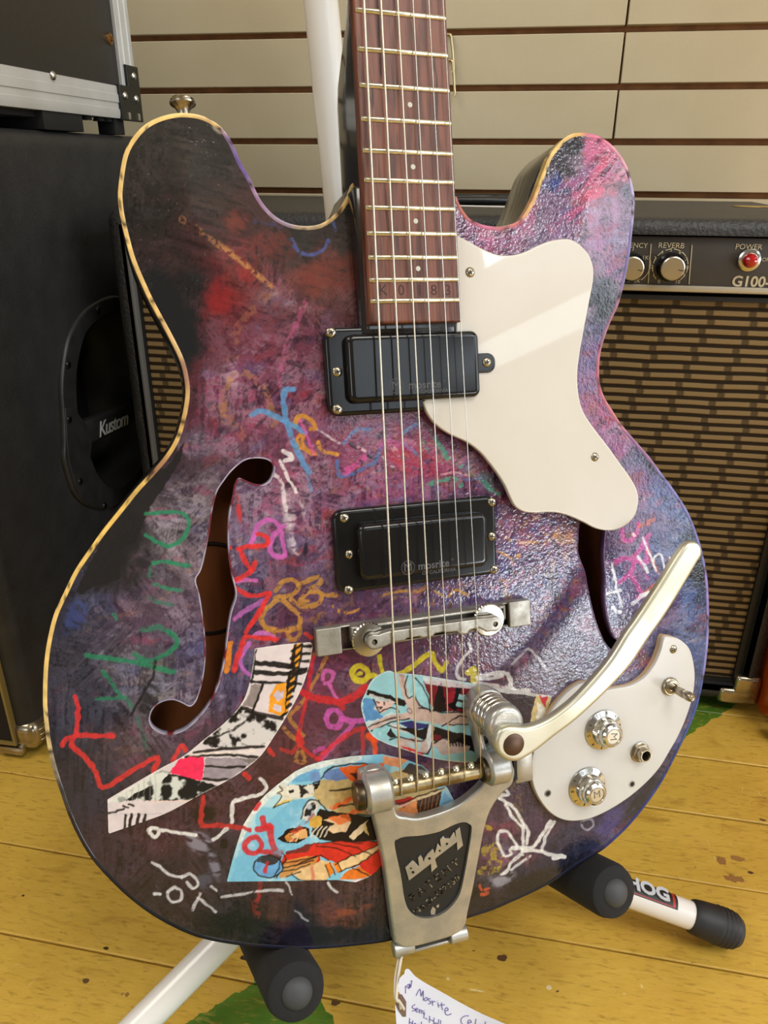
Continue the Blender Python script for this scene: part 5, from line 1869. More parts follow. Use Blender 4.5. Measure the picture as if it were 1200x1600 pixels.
    for q in ('446,1348 472,1344 496,1338', '442,1356 470,1350 490,1344', '440,1362 462,1358 484,1350', '448,1370 470,1362', '494,1322 525,1326 556,1338', '520,1318 556,1324 580,1336', '540,1314 566,1318', '500,1318 530,1314 588,1314',
              '524,1350 548,1338 575,1328 592,1318', '530,1362 560,1350 590,1330', '460,1352 502,1336 514,1344', '456,1364 462,1372 480,1377 510,1376', '550,1356 570,1364 580,1370', '440,1332 447,1340 440,1356 432,1372'):
        c.stroke(B, 1.9, .92, .08, q)
    c.poly((104, 160, 204), circle(419, 1354, 22, 26, 17))
    c.poly((52, 46, 44), '400,1346 412,1337 432,1334 442,1338 434,1348 420,1352', .9, .2)
    c.ring(B, 2.2, .95, .03, 419, 1354, 23, 17.5)
    c.stroke(B, 1.8, .95, .05, '440,1338 436,1356 428,1372')
    # red marker figure over the sky
    for w, q in ((11, '410,1279 413,1290'), (10, '403,1296 424,1292'), (12, '421,1290 424,1312 428,1326'), (9, '400,1308 388,1312 382,1324 392,1333 404,1330 408,1318 400,1308'), (9, '404,1330 424,1332'), (10, '398,1263 403,1256'), (6, '414,1362 418,1348'), (7, '380,1293 390,1297')):
        c.stroke((206, 44, 50), w, .92, .1, q)
    c.poly((150, 90, 100), '424,1318 444,1330 440,1340 424,1336', .6, .5)
    c.stroke((206, 66, 60), 6, .5, .4, '488,1355 490,1374')
    c.poly((238, 206, 206), '512,1377 540,1378 578,1371 560,1383', .9, .1)
    # right part, seen between the tailpiece arms
    c.poly((226, 150, 104), '598,1182 640,1186 624,1200 600,1194')
    c.poly((60, 50, 52), '640,1192 660,1198 690,1226 650,1216 628,1206', .9, .3)
    c.poly((150, 150, 156), '650,1200 672,1208 690,1226 664,1218', .7, .4)
    c.poly((226, 140, 80), '618,1268 640,1250 664,1244 668,1272 640,1276')
    c.poly((180, 44, 40), '612,1252 640,1244 650,1248 630,1262')
    c.poly((70, 44, 30), '650,1250 690,1236 684,1268 654,1274')
    for i in range(5):
        c.stroke((170, 120, 80), 1.6, .8, .2, '%f,1272 %f,1242' % (656 + 6 * i, 660 + 6 * i))
    c.poly((130, 176, 204), '686,1262 694,1238 708,1252 698,1264')
    c.stroke((222, 200, 160), 4, .9, .1, '618,1262 650,1250 696,1232')
    c.stroke(B, 2, .9, .1, '616,1258 650,1246 694,1230')


cutout('paper_cutout', C3, paint_c3, 'comic style print with blue sky and red cape')

C2 = spline(pts('619,1051 605,1048 582.5,1061 571,1082 564,1102 571,1130.5 582.5,1150 602,1161 625,1169 673,1184 721,1191 745,1189 758,1180 770,1140 768,1090 744,1070 698,1061 653,1054'), n=4)


def paint_c2(c):
    c.c[:] = (150, 200, 206)
    B = (26, 20, 22)
    K = (196, 170, 160)
    c.c *= (0.93 + 0.12 * fbm(c.u, c.v, 12, 3, 3))[:, None]
    c.poly((86, 138, 186), '566,1090 590,1094 584,1108 600,1120 590,1128 570,1128')
    c.poly((196, 212, 214), '572,1128 596,1122 612,1112 620,1118 600,1134 580,1142', .9, .2)
    c.poly(B, '574,1076 600,1084 637,1096 632,1104 600,1094 573,1086')
    c.poly((206, 204, 196), '578,1084 600,1090 618,1096 616,1098 598,1094 576,1088', .9)
    # dark red right-hand part
    c.poly((122, 28, 42), '660,1064 700,1064 744,1072 768,1090 768,1112 720,1112 690,1112 672,1100')
    c.poly((206, 204, 206), '660,1058 700,1062 744,1072 742,1078 690,1072 664,1068', .9, .35)
    c.poly((24, 18, 24), '676,1112 684,1070 692,1072 698,1112')
    c.poly((24, 18, 24), '702,1106 712,1074 722,1076 712,1112')
    c.poly((150, 200, 206), '712,1104 718,1084 742,1090 738,1108')
    c.stroke(B, 4, .95, .05, '700,1102 738,1110')
    c.stroke(B, 4, .95, .05, '714,1094 745,1100')
    c.poly((160, 40, 52), '700,1082 712,1080 708,1098 698,1100', .8, .3)
    c.poly((150, 200, 206), '640,1056 660,1062 670,1086 672,1104 652,1100 648,1086 640,1090')
    # pale flowing shape
    c.poly(K, '622,1050 634,1056 636,1078 640,1092 650,1088 660,1106 690,1116 740,1110 770,1110 770,1124 740,1130 704,1134 680,1130 640,1124 610,1126 580,1142 572,1136 596,1122 622,1116 640,1112 634,1098 622,1064')
    c.poly((170, 140, 136), '622,1052 632,1054 630,1068', .9)
    c.poly((222, 186, 176), '584,1093 600,1096 616,1096 612,1104 602,1112 592,1113 586,1108')
    c.ring((120, 70, 70), 1.6, .9, 0, 640, 1111, 3.5)
    for q in ('584,1093 587,1104 593,1113', '588,1097 592,1099', '600,1098 600,1101', '590,1106 597,1106 594,1108', '637,1056 632,1074 638,1092 648,1087 656,1102 672,1110 700,1114 744,1110', '593,1113 602,1108 616,1106 624,1112', '572,1137 600,1126 624,1120', '580,1143 612,1128 640,1123', '648,1060 660,1072 669,1092 672,1112',
              '690,1134 720,1118 768,1126', '700,1132 740,1132', '655,1106 690,1112'):
        c.stroke(B, 2.2, .95, .03, q)
    # lower forms: dark band, gun-like grey shapes
    c.poly((48, 50, 110), '622,1130 640,1126 668,1132 672,1140 640,1138')
    c.poly((206, 200, 196), '610,1130 640,1138 674,1144 672,1150 636,1146 612,1138')
    c.poly(B, '624,1136 660,1140 676,1134 700,1142 744,1150 766,1150 764,1180 720,1170 690,1160 650,1152')
    c.poly((112, 26, 38), '668,1148 690,1148 690,1156 672,1158', .9)
    c.poly(K, '622,1168 618,1158 632,1152 650,1154 662,1156 676,1150 672,1172 668,1178 650,1172')
    c.poly((150, 200, 206), '582,1140 606,1134 606,1144 590,1152')
    c.poly((206, 208, 208), '668,1132 678,1134 676,1160 668,1172 666,1150')
    c.poly(K, '676,1162 688,1154 700,1154 704,1162 716,1160 734,1166 730,1176 700,1178 690,1180')
    for i in range(7):
        c.stroke(B, 2.4, .95, 0, '%f,1160 %f,1165' % (702 + 4.6 * i, 704 + 4.6 * i))
    c.poly((34, 28, 32), '604,1148 610,1138 616,1146 620,1152 610,1154')
    c.poly((170, 200, 200), '634,1160 660,1160 656,1172 644,1170', .7, .2)
    for q in ('608,1156 630,1152 650,1158 664,1156', '622,1168 648,1174 668,1178', '676,1162 690,1154 700,1156', '676,1134 676,1158 668,1178', '668,1132 666,1154', '606,1134 640,1142 666,1148'):
        c.stroke(B, 2.2, .95, .03, q)
    c.poly((206, 44, 40), '625,1164 660,1176 664,1186 640,1178', .9, .2)
    c.stroke((214, 216, 212), 3, .85, .25, np.vstack([C2[:60], C2[60:]]))


cutout('paper_cutout', C2, paint_c2, 'rounded blue, red and pale print beside the spring')

C4 = pts('742,1069 800,1078 862,1087 858,1104 850,1122 842,1136 822,1140 780,1130 742,1120')


def paint_c4(c):
    c.c[:] = (58, 44, 50)
    c.c *= (0.75 + 0.5 * fbm(c.u, c.v, 7, 3, 3))[:, None]
    c.poly((196, 176, 122), '838,1084 863,1087 852,1122 842,1137 828,1128')
    c.poly((176, 36, 50), '840,1086 856,1088 852,1106')
    c.poly((226, 222, 216), '840,1096 852,1108 850,1128 842,1136 838,1120', .9, .3)
    c.poly((206, 206, 206), '742,1068 800,1077 862,1086 860,1090 800,1084 742,1076', .9, .45)
    c.poly((140, 30, 44), '742,1076 760,1080 752,1092', .9)


cutout('paper_cutout', C4, paint_c4, 'dark torn print with a red and tan tip', z=0.0002)

# ---------------- neck, fingerboard, frets
SCALE, ZF = 0.622, 0.014
fret_y = lambda n: SCALE * 2 ** (-n / 12)
fb_w = lambda y: 0.04905 - 0.01465 * (y - fret_y(22)) + 0.0012
YB, YT = G(648, 504, ZF)[1], 0.47


def wood_material(name, c0, c1, c2, rough, coat=0.0):
    m = bpy.data.materials.new(name)
    m.use_nodes = True
    nt = m.node_tree
    N, L = nt.nodes, nt.links
    b = N['Principled BSDF']
    tc = N.new('ShaderNodeTexCoord')
    cols = []
    prev = None
    for (sx, sy, sz, sc, lo, hi, col) in ((1, 0.10, 1, 260, 0.40, 0.62, c1), (1, 0.05, 1, 700, 0.58, 0.70, c2)):
        mp = N.new('ShaderNodeMapping')
        mp.inputs['Scale'].default_value = (sx, sy, sz)
        L.new(tc.outputs['Object'], mp.inputs['Vector'])
        n = N.new('ShaderNodeTexNoise')
        n.inputs['Scale'].default_value = sc
        n.inputs['Detail'].default_value = 4
        n.inputs['Distortion'].default_value = 0.3
        L.new(mp.outputs['Vector'], n.inputs['Vector'])
        r = N.new('ShaderNodeMapRange')
        r.inputs[1].default_value, r.inputs[2].default_value = lo, hi
        L.new(n.outputs['Fac'], r.inputs[0])
        x = N.new('ShaderNodeMix')
        x.data_type = 'RGBA'
        if prev is None:
            x.inputs['A'].default_value = rgba(c0)
        else:
            L.new(prev, x.inputs['A'])
        x.inputs['B'].default_value = rgba(col)
        L.new(r.outputs[0], x.inputs['Factor'])
        prev = x.outputs['Result']
        last = n
    L.new(prev, b.inputs['Base Color'])
    b.inputs['Roughness'].default_value = rough
    b.inputs['Coat Weight'].default_value = coat
    bp = N.new('ShaderNodeBump')
    bp.inputs['Strength'].default_value = 0.35
    bp.inputs['Distance'].default_value = 0.0006
    bp.invert = True
    L.new(last.outputs['Fac'], bp.inputs['Height'])
    L.new(bp.outputs['Normal'], b.inputs['Normal'])
    return m


M_rose = wood_material('rosewood', (124, 74, 56), (84, 46, 34), (40, 20, 15), 0.42)
fbp = np.array([(-fb_w(YB) / 2, YB), (fb_w(YB) / 2, YB), (fb_w(YT) / 2, YT), (-fb_w(YT) / 2, YT)])
fbo = slab('fingerboard', fbp, 0.0072, 0.0135, M_rose, guitar, bev=0.0012, seg=3)
M_fret = mat('fret_nickel', (228, 222, 200), 0.25, 0.9, col2=(206, 198, 170), scale=200)
for k in range(8, 23):
    y = fret_y(k)
    if y > YT - 0.005: continue
    w = fb_w(y) / 2 - 0.0008
    V, Fc = [], []
    for x, t in ((-w, 0.5), (-w + 0.0012, 1.0), (w - 0.0012, 1.0), (w, 0.5)):
        for i in range(7):
            a = math.pi * i / 6
            V.append((x, y + 0.00125 * math.cos(a), 0.0134 + 0.00125 * t * math.sin(a)))
    for s in range(3):
        for i in range(6):
            Fc.append((s * 7 + i, s * 7 + i + 1, s * 7 + 8 + i, s * 7 + 7 + i))
    Fc += [tuple(range(7)), tuple(range(21, 28))[::-1]]
    mk('fret', V, Fc, M_fret, fbo, 60)
M_dot = mat('pearl_dot', (206, 204, 190), 0.3)
dot_me = None
dots = [(fret_y(a) + fret_y(a - 1)) / 2 for a in (9, 15, 17, 19, 21)]
for y in dots:
    if dot_me is None:
        o = lathe('position_dot', [(0.00125, 0.0), (0.00125, 0.00022), (0.0001, 0.00024)], M_dot, fbo, n=14)
        dot_me = o.data
    else:
        o = bpy.data.objects.new('position_dot', dot_me)
        COL.objects.link(o)
        o.parent = fbo
    o.location = (0.0022 if y > 0.2 else 0.0022, y, 0.0134)
M_stamp = mat('stamped_number', (60, 26, 20), 0.6)
for s, px in (('K', 598.5), ('0', 627), ('1', 655.5), ('8', 678), ('3', 700)):
    x, y = G(px, 454, 0.0136)
    text('lettering', s, 0.0075, TR(x, y, 0.01352, 0.0), M_stamp, fbo, extrude=0.00006)

# black neck: rounded section that swells into a deep heel towards the body
M_neck = mat('black_neck_lacquer', (20, 18, 18), 0.16, 0, coat=0.7, col2=(32, 22, 18), scale=18)
V, Fc = [], []
stations = np.linspace(YB - 0.002, YT, 34)
for y in stations:
    w = fb_w(y) / 2 - 0.0002
    heel = float(1 - sst(np.array(y), 0.285, 0.325))
    dep = 0.0185 + heel * 0.032
    top_z = 0.0073
    ring = [(-w, top_z), (-w, top_z - 0.003 - heel * 0.010)]
    for i in range(1, 12):
        a = math.pi * i / 12
        pw = 2.0 + heel * 2.5
        cx = -w * math.copysign(abs(math.cos(a)) ** (2 / pw), math.cos(a))
        zz = top_z - 0.003 - heel * 0.010 - (dep - 0.003 - heel * 0.010) * math.sin(a) ** (2 / pw)
        ring.append((cx, zz))
    ring += [(w, top_z - 0.003 - heel * 0.010), (w, top_z)]
    V += [(a, y, z) for a, z in ring]
nr = len(ring)
for s in range(len(stations) - 1):
    for i in range(nr):
        j = (i + 1) % nr
        Fc.append((s * nr + i, s * nr + j, (s + 1) * nr + j, (s + 1) * nr + i))
Fc += [tuple(range(nr)), tuple(range((len(stations) - 1) * nr, len(stations) * nr))[::-1]]
mk('neck', V, Fc, M_neck, guitar, 50)
xl = G(553, 400, 0.0)[0]
box('neck_joint', (xl, YB - 0.010, -0.012), (fb_w(0.2) / 2 - 0.001, G(552, 290, 0)[1] - 0.002, 0.0071), M_neck, guitar, bev=0.0015)

# ---------------- pickguard and control plate
M_cream = mat('cream_plastic', (212, 206, 195), 0.3, 0, coat=0.5, col2=(206, 199, 186), scale=14, coat_rough=0.03)
M_creamedge = mat('cream_edge', (206, 190, 150), 0.4)
ZP = 0.0075
PG = pts('717,369 733,377 753,388 777,397.5 800,398.5 820,393.5 843,382.5 863,375.5 887,373 903,379.5 915,391 922,401 927.5,420 926.5,443 920,477 910,530 904,567 902.5,593 905,620 911.7,643 927,667 947,693 966.5,720 983,743 994.5,763 998,783 992,806 977,821.5 957,829 933,826.5 910,815 886,805 863,800.5 838,801.5 820,800 806,792 797,776 790,760 779,742 764,722 750,706 730,691 702,678 681,663 668,646 661,628')
pg = spline(GP(PG, ZP), closed=False, n=4)
pgp = np.vstack([pg, [G(700, 585, ZP)], [(fb_w(0.15) / 2 - 0.001, G(740, 520, ZP)[1])], [(fb_w(0.15) / 2 - 0.001, pg[0][1] - 0.0001)]])
guard = slab('pickguard', pgp, ZP - 0.0028, ZP, M_cream, guitar, bev=0.0007)
guard['label'] = 'cream plastic pickguard'
slab('backing_edge', offset(ccw(pgp), 0.0004), ZP - 0.0036, ZP - 0.0027, M_creamedge, guard)
for px, py in ((930, 715), (840, 640), (760, 440)):
    x, y = G(px, py, 0.004)
    lathe('support_post', [(0.003, 0), (0.003, ZP - 0.0034)], M_dark, guard, M=TR(x, y, 0), n=10)


def screw_mesh():
    prof = [(0.0026, -0.0006), (0.0026, 0.0), (0.0022, 0.0005), (0.0014, 0.0009), (0.0004, 0.001)]
    V, Fc, mi = [], [], []
    n = 16
    for r, z in prof:
        for i in range(n):
            t = 2 * math.pi * i / n
            V.append((r * math.cos(t), r * math.sin(t), z))
    for k in range(len(prof) - 1):
        for i in range(n):
            j = (i + 1) % n
            Fc.append((k * n + i, k * n + j, (k + 1) * n + j, (k + 1) * n + i)); mi.append(0)
    Fc.append(tuple(range(4 * n, 5 * n))); mi.append(0)
    for sx, sy in ((0.0013, 0.00028), (0.00028, 0.0013)):      # proud dark bars stand in for the shade in phillips slots
        b = len(V)
        V += [(-sx, -sy, 0.00104), (sx, -sy, 0.00104), (sx, sy, 0.00104), (-sx, sy, 0.00104), (-sx, -sy, 0.0005), (sx, -sy, 0.0005), (sx, sy, 0.0005), (-sx, sy, 0.0005)]
        for f in ((0, 1, 2, 3), (0, 1, 5, 4), (1, 2, 6, 5), (2, 3, 7, 6), (3, 0, 4, 7)):
            Fc.append(tuple(b + i for i in f)); mi.append(1)
    o = mk('screw', V, Fc, [M_screw, M_dark], None, 50, None, mi)
    return o


_scr = screw_mesh()
SCR = _scr.data
bpy.data.objects.remove(_scr)


def screw(px, py, z, parent, rot=0.5, s=1.0):
    o = bpy.data.objects.new('screw', SCR)
    COL.objects.link(o)
    o.parent = parent
    x, y = G(px, py, z)
    o.matrix_basis = TR(x, y, z, rot) @ Matrix.Scale(s, 4)
    return o


screw(734.5, 425.5, ZP, guard, 0.4, 1.05)
screw(929.5, 714, ZP, guard, 0.9, 1.0)

ZC = 0.004
CPL = pts('1038,997 1047,995.5 1063,1000 1077,1013 1083.5,1033 1086,1057 1083,1087 1073,1120 1060,1150 1047,1173 1032,1198 1013,1220 987,1243 957,1263 927,1277.5 900,1283 877,1280 857,1267 840,1243 832,1220 830,1200 833,1178 842,1147 857,1118 873,1096 893,1076.5 910,1067 921,1068 930,1077 944,1079 962,1076 987,1071 1007,1059 1023,1039 1033,1016')
cp = ccw(spline(GP(CPL, ZC), n=4))
ctrl = slab('control_plate', cp, ZC - 0.0022, ZC, mat('white_plate', (210, 208, 204), 0.28, 0, coat=0.3, col2=(202, 199, 194), scale=14), guitar, bev=0.0006)
ctrl['label'] = 'white crescent control plate'
slab('backing_edge', offset(cp, -0.0003), ZC - 0.0085, ZC - 0.0021, mat('plate_edge_tan', (196, 168, 132), 0.5), ctrl)
screw(1052, 1014.5, ZC, ctrl, 0.3, 1.05)
for px, py in ((856, 1239.5), (987.5, 1225)):
    x, y = G(px, py, ZC)
    slab('screw_hole', circle(x, y, 0.0023, 16), ZC - 0.0001, ZC + 0.00025, M_brushed, ctrl, holes=[circle(x, y, 0.0016, 14)])
    lathe('hole_shadow', [(0.0017, ZC - 0.0001), (0.0016, ZC + 0.0001)], M_dark, ctrl, M=TR(x, y, 0), n=14)


def control_knob(px, py, rz):
    x, y = G(px, py, ZC)
    k = lathe('control_knob', [(0.0122, 0.0), (0.0126, 0.0006), (0.0124, 0.0010), (0.0092, 0.0020), (0.0086, 0.0022)], M_chrome, ctrl, n=48)
    k.matrix_basis = TR(x, y, ZC, rz)
    lathe('knurled_barrel', [(0.0084, 0.0018), (0.0086, 0.0024), (0.0081, 0.0066), (0.0077, 0.0072), (0.0074, 0.0074)], M_chrome, k, n=100, ripple=((1, 2), 0.00024), angle=20)
    lathe('knob_top', [(0.0072, 0.0068), (0.0076, 0.0078), (0.0075, 0.0092), (0.0069, 0.0105), (0.0058, 0.0114), (0.0051, 0.0115), (0.0049, 0.0112), (0.0002, 0.0112)], M_chrome, k, n=40, angle=25)
    M_em = mat('emblem_grey', (96, 94, 90), 0.4, 0.6)
    tube('emblem_ring', [(0.0045 * math.cos(t), 0.0045 * math.sin(t), 0.01125) for t in np.linspace(0, 2 * math.pi, 33)], 0.00016, M_em, k, n=5)
    text('emblem', 'M', 0.0066, Matrix.Translation((0, 0.0001, 0.01126)), M_em, k, extrude=0.00012, bold=-0.0001)
    for i, s in enumerate('1234567890'):
        a = RAD(36 * i + 20)
        text('skirt_number', s, 0.0029, Matrix.Translation((0.0108 * math.sin(a), 0.0108 * math.cos(a), 0.00158)) @ Matrix.Rotation(-a, 4, 'Z') @ Matrix.Rotation(RAD(-16), 4, 'X'), M_dark, k, extrude=0.00003)


control_knob(942, 1140, RAD(-98))
control_knob(917, 1229, RAD(4))
M_nick = mat('worn_nickel', (184, 174, 156), 0.24, 1.0, col2=(146, 136, 116), scale=160, r2=0.36)
# output jack
x, y = G(999.5, 1174.5, ZC)
jk = lathe('output_jack', [(0.0056, 0), (0.0056, 0.0006), (0.0047, 0.0008)], M_nick, ctrl, M=TR(x, y, ZC) @ Matrix.Scale(1.18, 4), n=28)
hexv = [(0.0050 * math.cos(RAD(60 * i + 8)), 0.0050 * math.sin(RAD(60 * i + 8))) for i in range(6)]
slab('hex_nut', np.array(hexv), 0.0006, 0.0026, M_nick, jk, bev=0.0005, M=TR(x, y, ZC) @ Matrix.Scale(1.18, 4), holes=[circle(0, 0, 0.0034, 20)])
V, Fc = [], []
sec = [(0.0036, 0.0022), (0.0036, 0.0058), (0.0033, 0.0062), (0.0027, 0.0062), (0.0025, 0.0058), (0.0025, 0.0006)]
for r, z in sec:
    r, z = r * 1.18, z * 1.1
    V += [(x + r * math.cos(2 * math.pi * i / 26), y + r * math.sin(2 * math.pi * i / 26), ZC + z) for i in range(26)]
for k in range(5):
    Fc += [(k * 26 + i, k * 26 + (i + 1) % 26, (k + 1) * 26 + (i + 1) % 26, (k + 1) * 26 + i) for i in range(26)]
mk('threaded_bush', V, Fc, M_nick, jk, 40)
lathe('jack_hole', [(0.0031, 0.0010), (0.0002, 0.0011)], M_dark, jk, M=TR(x, y, ZC), n=20)
# toggle switch
x, y = G(1046, 1072, ZC)
tg = lathe('toggle_switch', [(0.0057, 0), (0.0058, 0.0008), (0.0056, 0.0016), (0.0050, 0.0021), (0.0044, 0.0021), (0.0042, 0.0030), (0.0030, 0.0034), (0.0024, 0.0026)], M_nick, ctrl, M=TR(x, y, ZC), n=44, ripple=((0, 1, 2), 0.00012), angle=25)
tdir = Vector((G(1081, 1090.5, ZC + 0.019)[0] - x, G(1081, 1090.5, ZC + 0.019)[1] - y, 0.0165))
lathe('toggle_lever', [(0.0016, 0.001), (0.0017, 0.006), (0.0026, 0.0075), (0.0028, 0.0125), (0.0027, 0.0130), (0.0023, 0.0133), (0.0023, 0.0138), (0.0028, 0.0142), (0.0030, 0.0165), (0.0026, 0.0188), (0.0016, 0.0198), (0.0014, 0.0197), (0.0002, 0.0197)], M_nick, tg, M=axis_matrix((x, y, ZC), tdir), n=22)

# ---------------- pickups
M_eng = mat('engraved_grey', (76, 76, 78), 0.5)


def pickup(x0, x1, y0, y1, cx0, cx1, cy0, cy1, ring_z, cov_z, ring_poly=None):
    o = slab('pickup', ring_poly if ring_poly is not None else rrect(x0, x1, y0, y1, 0.006), 0.0002, ring_z, M_blackplastic, guitar, bev=0.0018, seg=4)
    c = slab('pickup_cover', rrect(cx0, cx1, cy0, cy1, 0.0042), ring_z - 0.001, cov_z, M_blackplastic, o, bev=0.0026, seg=5)
    return o, c


RZ1 = 0.0058
nx0, ny1 = G(500, 512, RZ1)
nx1, ny0 = G(520, 651, RZ1)
def hgt(px, py, z): return G(px, py, z)
CZ1 = 0.0118
a0 = G(540, 524, CZ1); a1 = G(749, 514, CZ1); a2 = G(752, 618, CZ1); a3 = G(548, 633, CZ1)
p1, c1 = pickup((nx0 + nx1) / 2, 0.0372, ny0, ny1, (a0[0] + a3[0]) / 2, (a1[0] + a2[0]) / 2, (a2[1] + a3[1]) / 2, (a0[1] + a1[1]) / 2, RZ1, CZ1)
for px, py in ((517.5, 519.5), (527, 581), (527.5, 639.5)):
    screw(px, py, RZ1, p1, 0.3, 1.05)
x, y = G(762, 567, ZP + 0.001)
lug = slab('mounting_lug', rrect(x - 0.010, x + 0.0045, y - 0.0052, y + 0.0052, 0.0044), ZP - 0.0005, ZP + 0.0014, M_blackplastic, p1, bev=0.0008)
screw(760.5, 566, ZP + 0.0014, lug, 0.2, 1.05)


def cover_print(c, z, ex, ey, lx, ly, l2x, l2y):
    x, y = G(ex, ey, z)
    tube('emblem_ring', [(x + 0.0037 * math.cos(t), y + 0.0037 * math.sin(t), z) for t in np.linspace(0, 2 * math.pi, 33)], 0.00022, M_eng, c, n=5)
    text('emblem', 'M', 0.0066, TR(x, y, z + 0.00002), M_eng, c, extrude=0.0001)
    x, y = G(lx, ly, z)
    text('lettering', 'mosrite', 0.0057, TR(x - 0.0012, y, z), M_eng, c, extrude=0.0001, bold=0.00012, spacing=1.02)
    text('lettering', '\u00ae', 0.0018, TR(x + 0.0098, y + 0.0016, z), M_eng, c, extrude=0.0001)
    x, y = G(l2x, l2y, z)
    text('lettering', 'OF CALIFORNIA', 0.0027, TR(x, y - 0.0004, z), M_eng, c, extrude=0.0001, bold=0.00003)


cover_print(c1, CZ1, 619, 603, 667, 601, 673, 610)
RZ2, CZ2 = 0.0050, 0.0118
b0, b1, b2, b3 = G(519, 799, RZ2), G(772, 773, RZ2), G(780, 896, RZ2), G(528, 929, RZ2)
d0, d1, d2, d3 = G(559, 820, CZ2), G(761, 802, CZ2), G(765, 880, CZ2), G(565, 914, CZ2)
p2, c2 = pickup((b0[0] + b3[0]) / 2, (b1[0] + b2[0]) / 2, (b2[1] + b3[1]) / 2, (b0[1] + b1[1]) / 2,
                (d0[0] + d3[0]) / 2, (d1[0] + d2[0]) / 2, (d2[1] + d3[1]) / 2, (d0[1] + d1[1]) / 2, RZ2, CZ2)
for px, py in ((538, 809.5), (546.5, 866.5), (545, 922), (768.5, 784.5), (768, 838), (772, 890)):
    screw(px, py, RZ2, p2, px * 0.1, 1.0)
cover_print(c2, CZ2, 637.5, 887, 681, 882, 686, 891.5)

# ---------------- bridge
M_bronze0 = mat('post_bronze', (96, 86, 70), 0.4, 1.0)
br = slab('bridge', rrect(-0.0627, 0.0633, -0.0072, 0.0068, 0.0006, 3), 0.0, 0.0040, M_brushed, guitar, bev=0.0007)
slab('end_block', rrect(-0.0627, -0.0490, -0.0078, 0.0072, 0.0008, 3), 0.0036, 0.0064, M_brushed, br, bev=0.0006)
slab('end_block', rrect(0.0497, 0.0633, -0.0078, 0.0072, 0.0008, 3), 0.0036, 0.0064, M_brushed, br, bev=0.0006)
slab('bridge_bar', rrect(-0.0440, 0.0470, -0.0022, 0.0066, 0.0008, 3), 0.0036, 0.0082, M_brushed, br, bev=0.0012)
for px, py in ((577, 1000), (764.5, 969)):
    x, y = G(px, py, 0.0098)
    tw = lathe('thumbwheel', [(0.0090, 0.0072), (0.0094, 0.0078), (0.0094, 0.0092), (0.0088, 0.0099), (0.0040, 0.0101), (0.0036, 0.0101)], M_chrome, br, M=TR(x, y, 0), n=72, ripple=((1, 2), 0.00022), angle=22)
    lathe('post', [(0.0016, 0.0), (0.0016, 0.0158), (0.0009, 0.0158)], M_bronze0, tw, M=TR(x, y, 0), n=16)
RA, RB = G(585.5, 1006, 0.016), G(774, 972.5, 0.016)
yl = (RA[1] + RB[1]) / 2
xl_, xr_ = RA[0], RB[0]
yt, yb_ = yl + 0.0040, yl
rail = [(xl_ + 0.0043 * math.cos(RAD(t)), yl + 0.0043 * math.sin(RAD(t))) for t in range(60, 300, 20)]
w_ = xr_ - xl_
steps = [(0.08, -0.0022), (0.16, -0.0006), (0.24, -0.0006), (0.26, 0.0004), (0.36, 0.0004), (0.38, -0.0006), (0.47, -0.0006), (0.49, 0.0008), (0.56, 0.0010), (0.58, 0.0002), (0.67, 0.0000), (0.69, -0.0020), (0.76, -0.0022), (0.78, -0.0002), (0.86, 0.0004), (0.92, -0.0026)]
rail += [(xl_ + w_ * a, yl + b - 0.0012) for a, b in steps]
rail += [(xr_ + 0.0043 * math.cos(RAD(t)), yl + 0.0043 * math.sin(RAD(t))) for t in range(-110, 130, 20)]
rail += [(xr_ - 0.008, yl + 0.0044), (xl_ + 0.008, yl + 0.0048)]
sr = slab('saddle_rail', np.array(rail), 0.0112, 0.0162, M_brushed, br, bev=0.0009, holes=[circle(xl_, yl, 0.0016, 14), circle(xr_, yl, 0.0016, 14)])

# ---------------- vibrato tailpiece
vib = empty('vibrato_tailpiece', None, guitar)
fr_out = GP('582,1278 600,1352 617,1467 622,1481 640,1488 690,1476 717,1466 731,1452 735,1431 743,1390 750,1343 758,1292 767,1262 782,1238 798,1222 798,1194 770,1190 760,1204 752,1222 734,1241 713,1256 682,1269 654,1276 634,1274 617,1266 612,1214 590,1196 568,1206 573,1250', 0.008)
frs = ccw(spline(fr_out, n=4))
ya, yz = G(650, 1260, 0.008)[1], G(670, 1480, 0.008)[1]


def zslope(a, b):
    t = min(max((ya - b) / (ya - yz), -0.15), 1)
    return 0.006 * (1 - t) ** 1.5 if t < 1 else 0.0


badge_px = pts('615.5,1318 620.5,1309 633,1305 657,1303.5 685,1297.5 708,1286.5 723,1282.5 733,1286.5 736,1297 731,1342 723.5,1389 716,1409 701,1427 681,1437.5 661,1438.5 644,1429.5 634,1409 626.5,1367')
badge = ccw(spline(GP(badge_px, 0.0075), n=4))
frame = slab('vibrato_frame', frs, -0.0018, 0.0046, M_alu, vib, bev=0.0014, seg=4, zf=zslope, holes=[badge], angle=45)
slab('badge', offset(badge, 0.0002), -0.0005, 0.0028, mat('badge_black', (20, 20, 20), 0.5, 0, bump=0.3, bscale=1500, bdist=0.0003), vib, zf=zslope, bev=0.0003)


def plate_text(s, p0, p1, size, m, bold=0.0, shear=0.0, ex=0.0006, bev=0.0, spacing=1.0):
    a, b = np.array(G(*p0, 0.006)), np.array(G(*p1, 0.006))
    c = (a + b) / 2
    z = 0.0029 + zslope(*c)
    slope = (zslope(c[0], c[1] + 0.005) - zslope(c[0], c[1] - 0.005)) / 0.01
    rot = math.atan2(b[1] - a[1], b[0] - a[0])
    M = Matrix.Translation((c[0], c[1], z)) @ Matrix.Rotation(math.atan(slope), 4, 'X') @ Matrix.Rotation(rot, 4, 'Z')
    text('lettering', s, size, M, m, vib, extrude=ex, bold=bold, shear=shear, bev=bev, spacing=spacing)


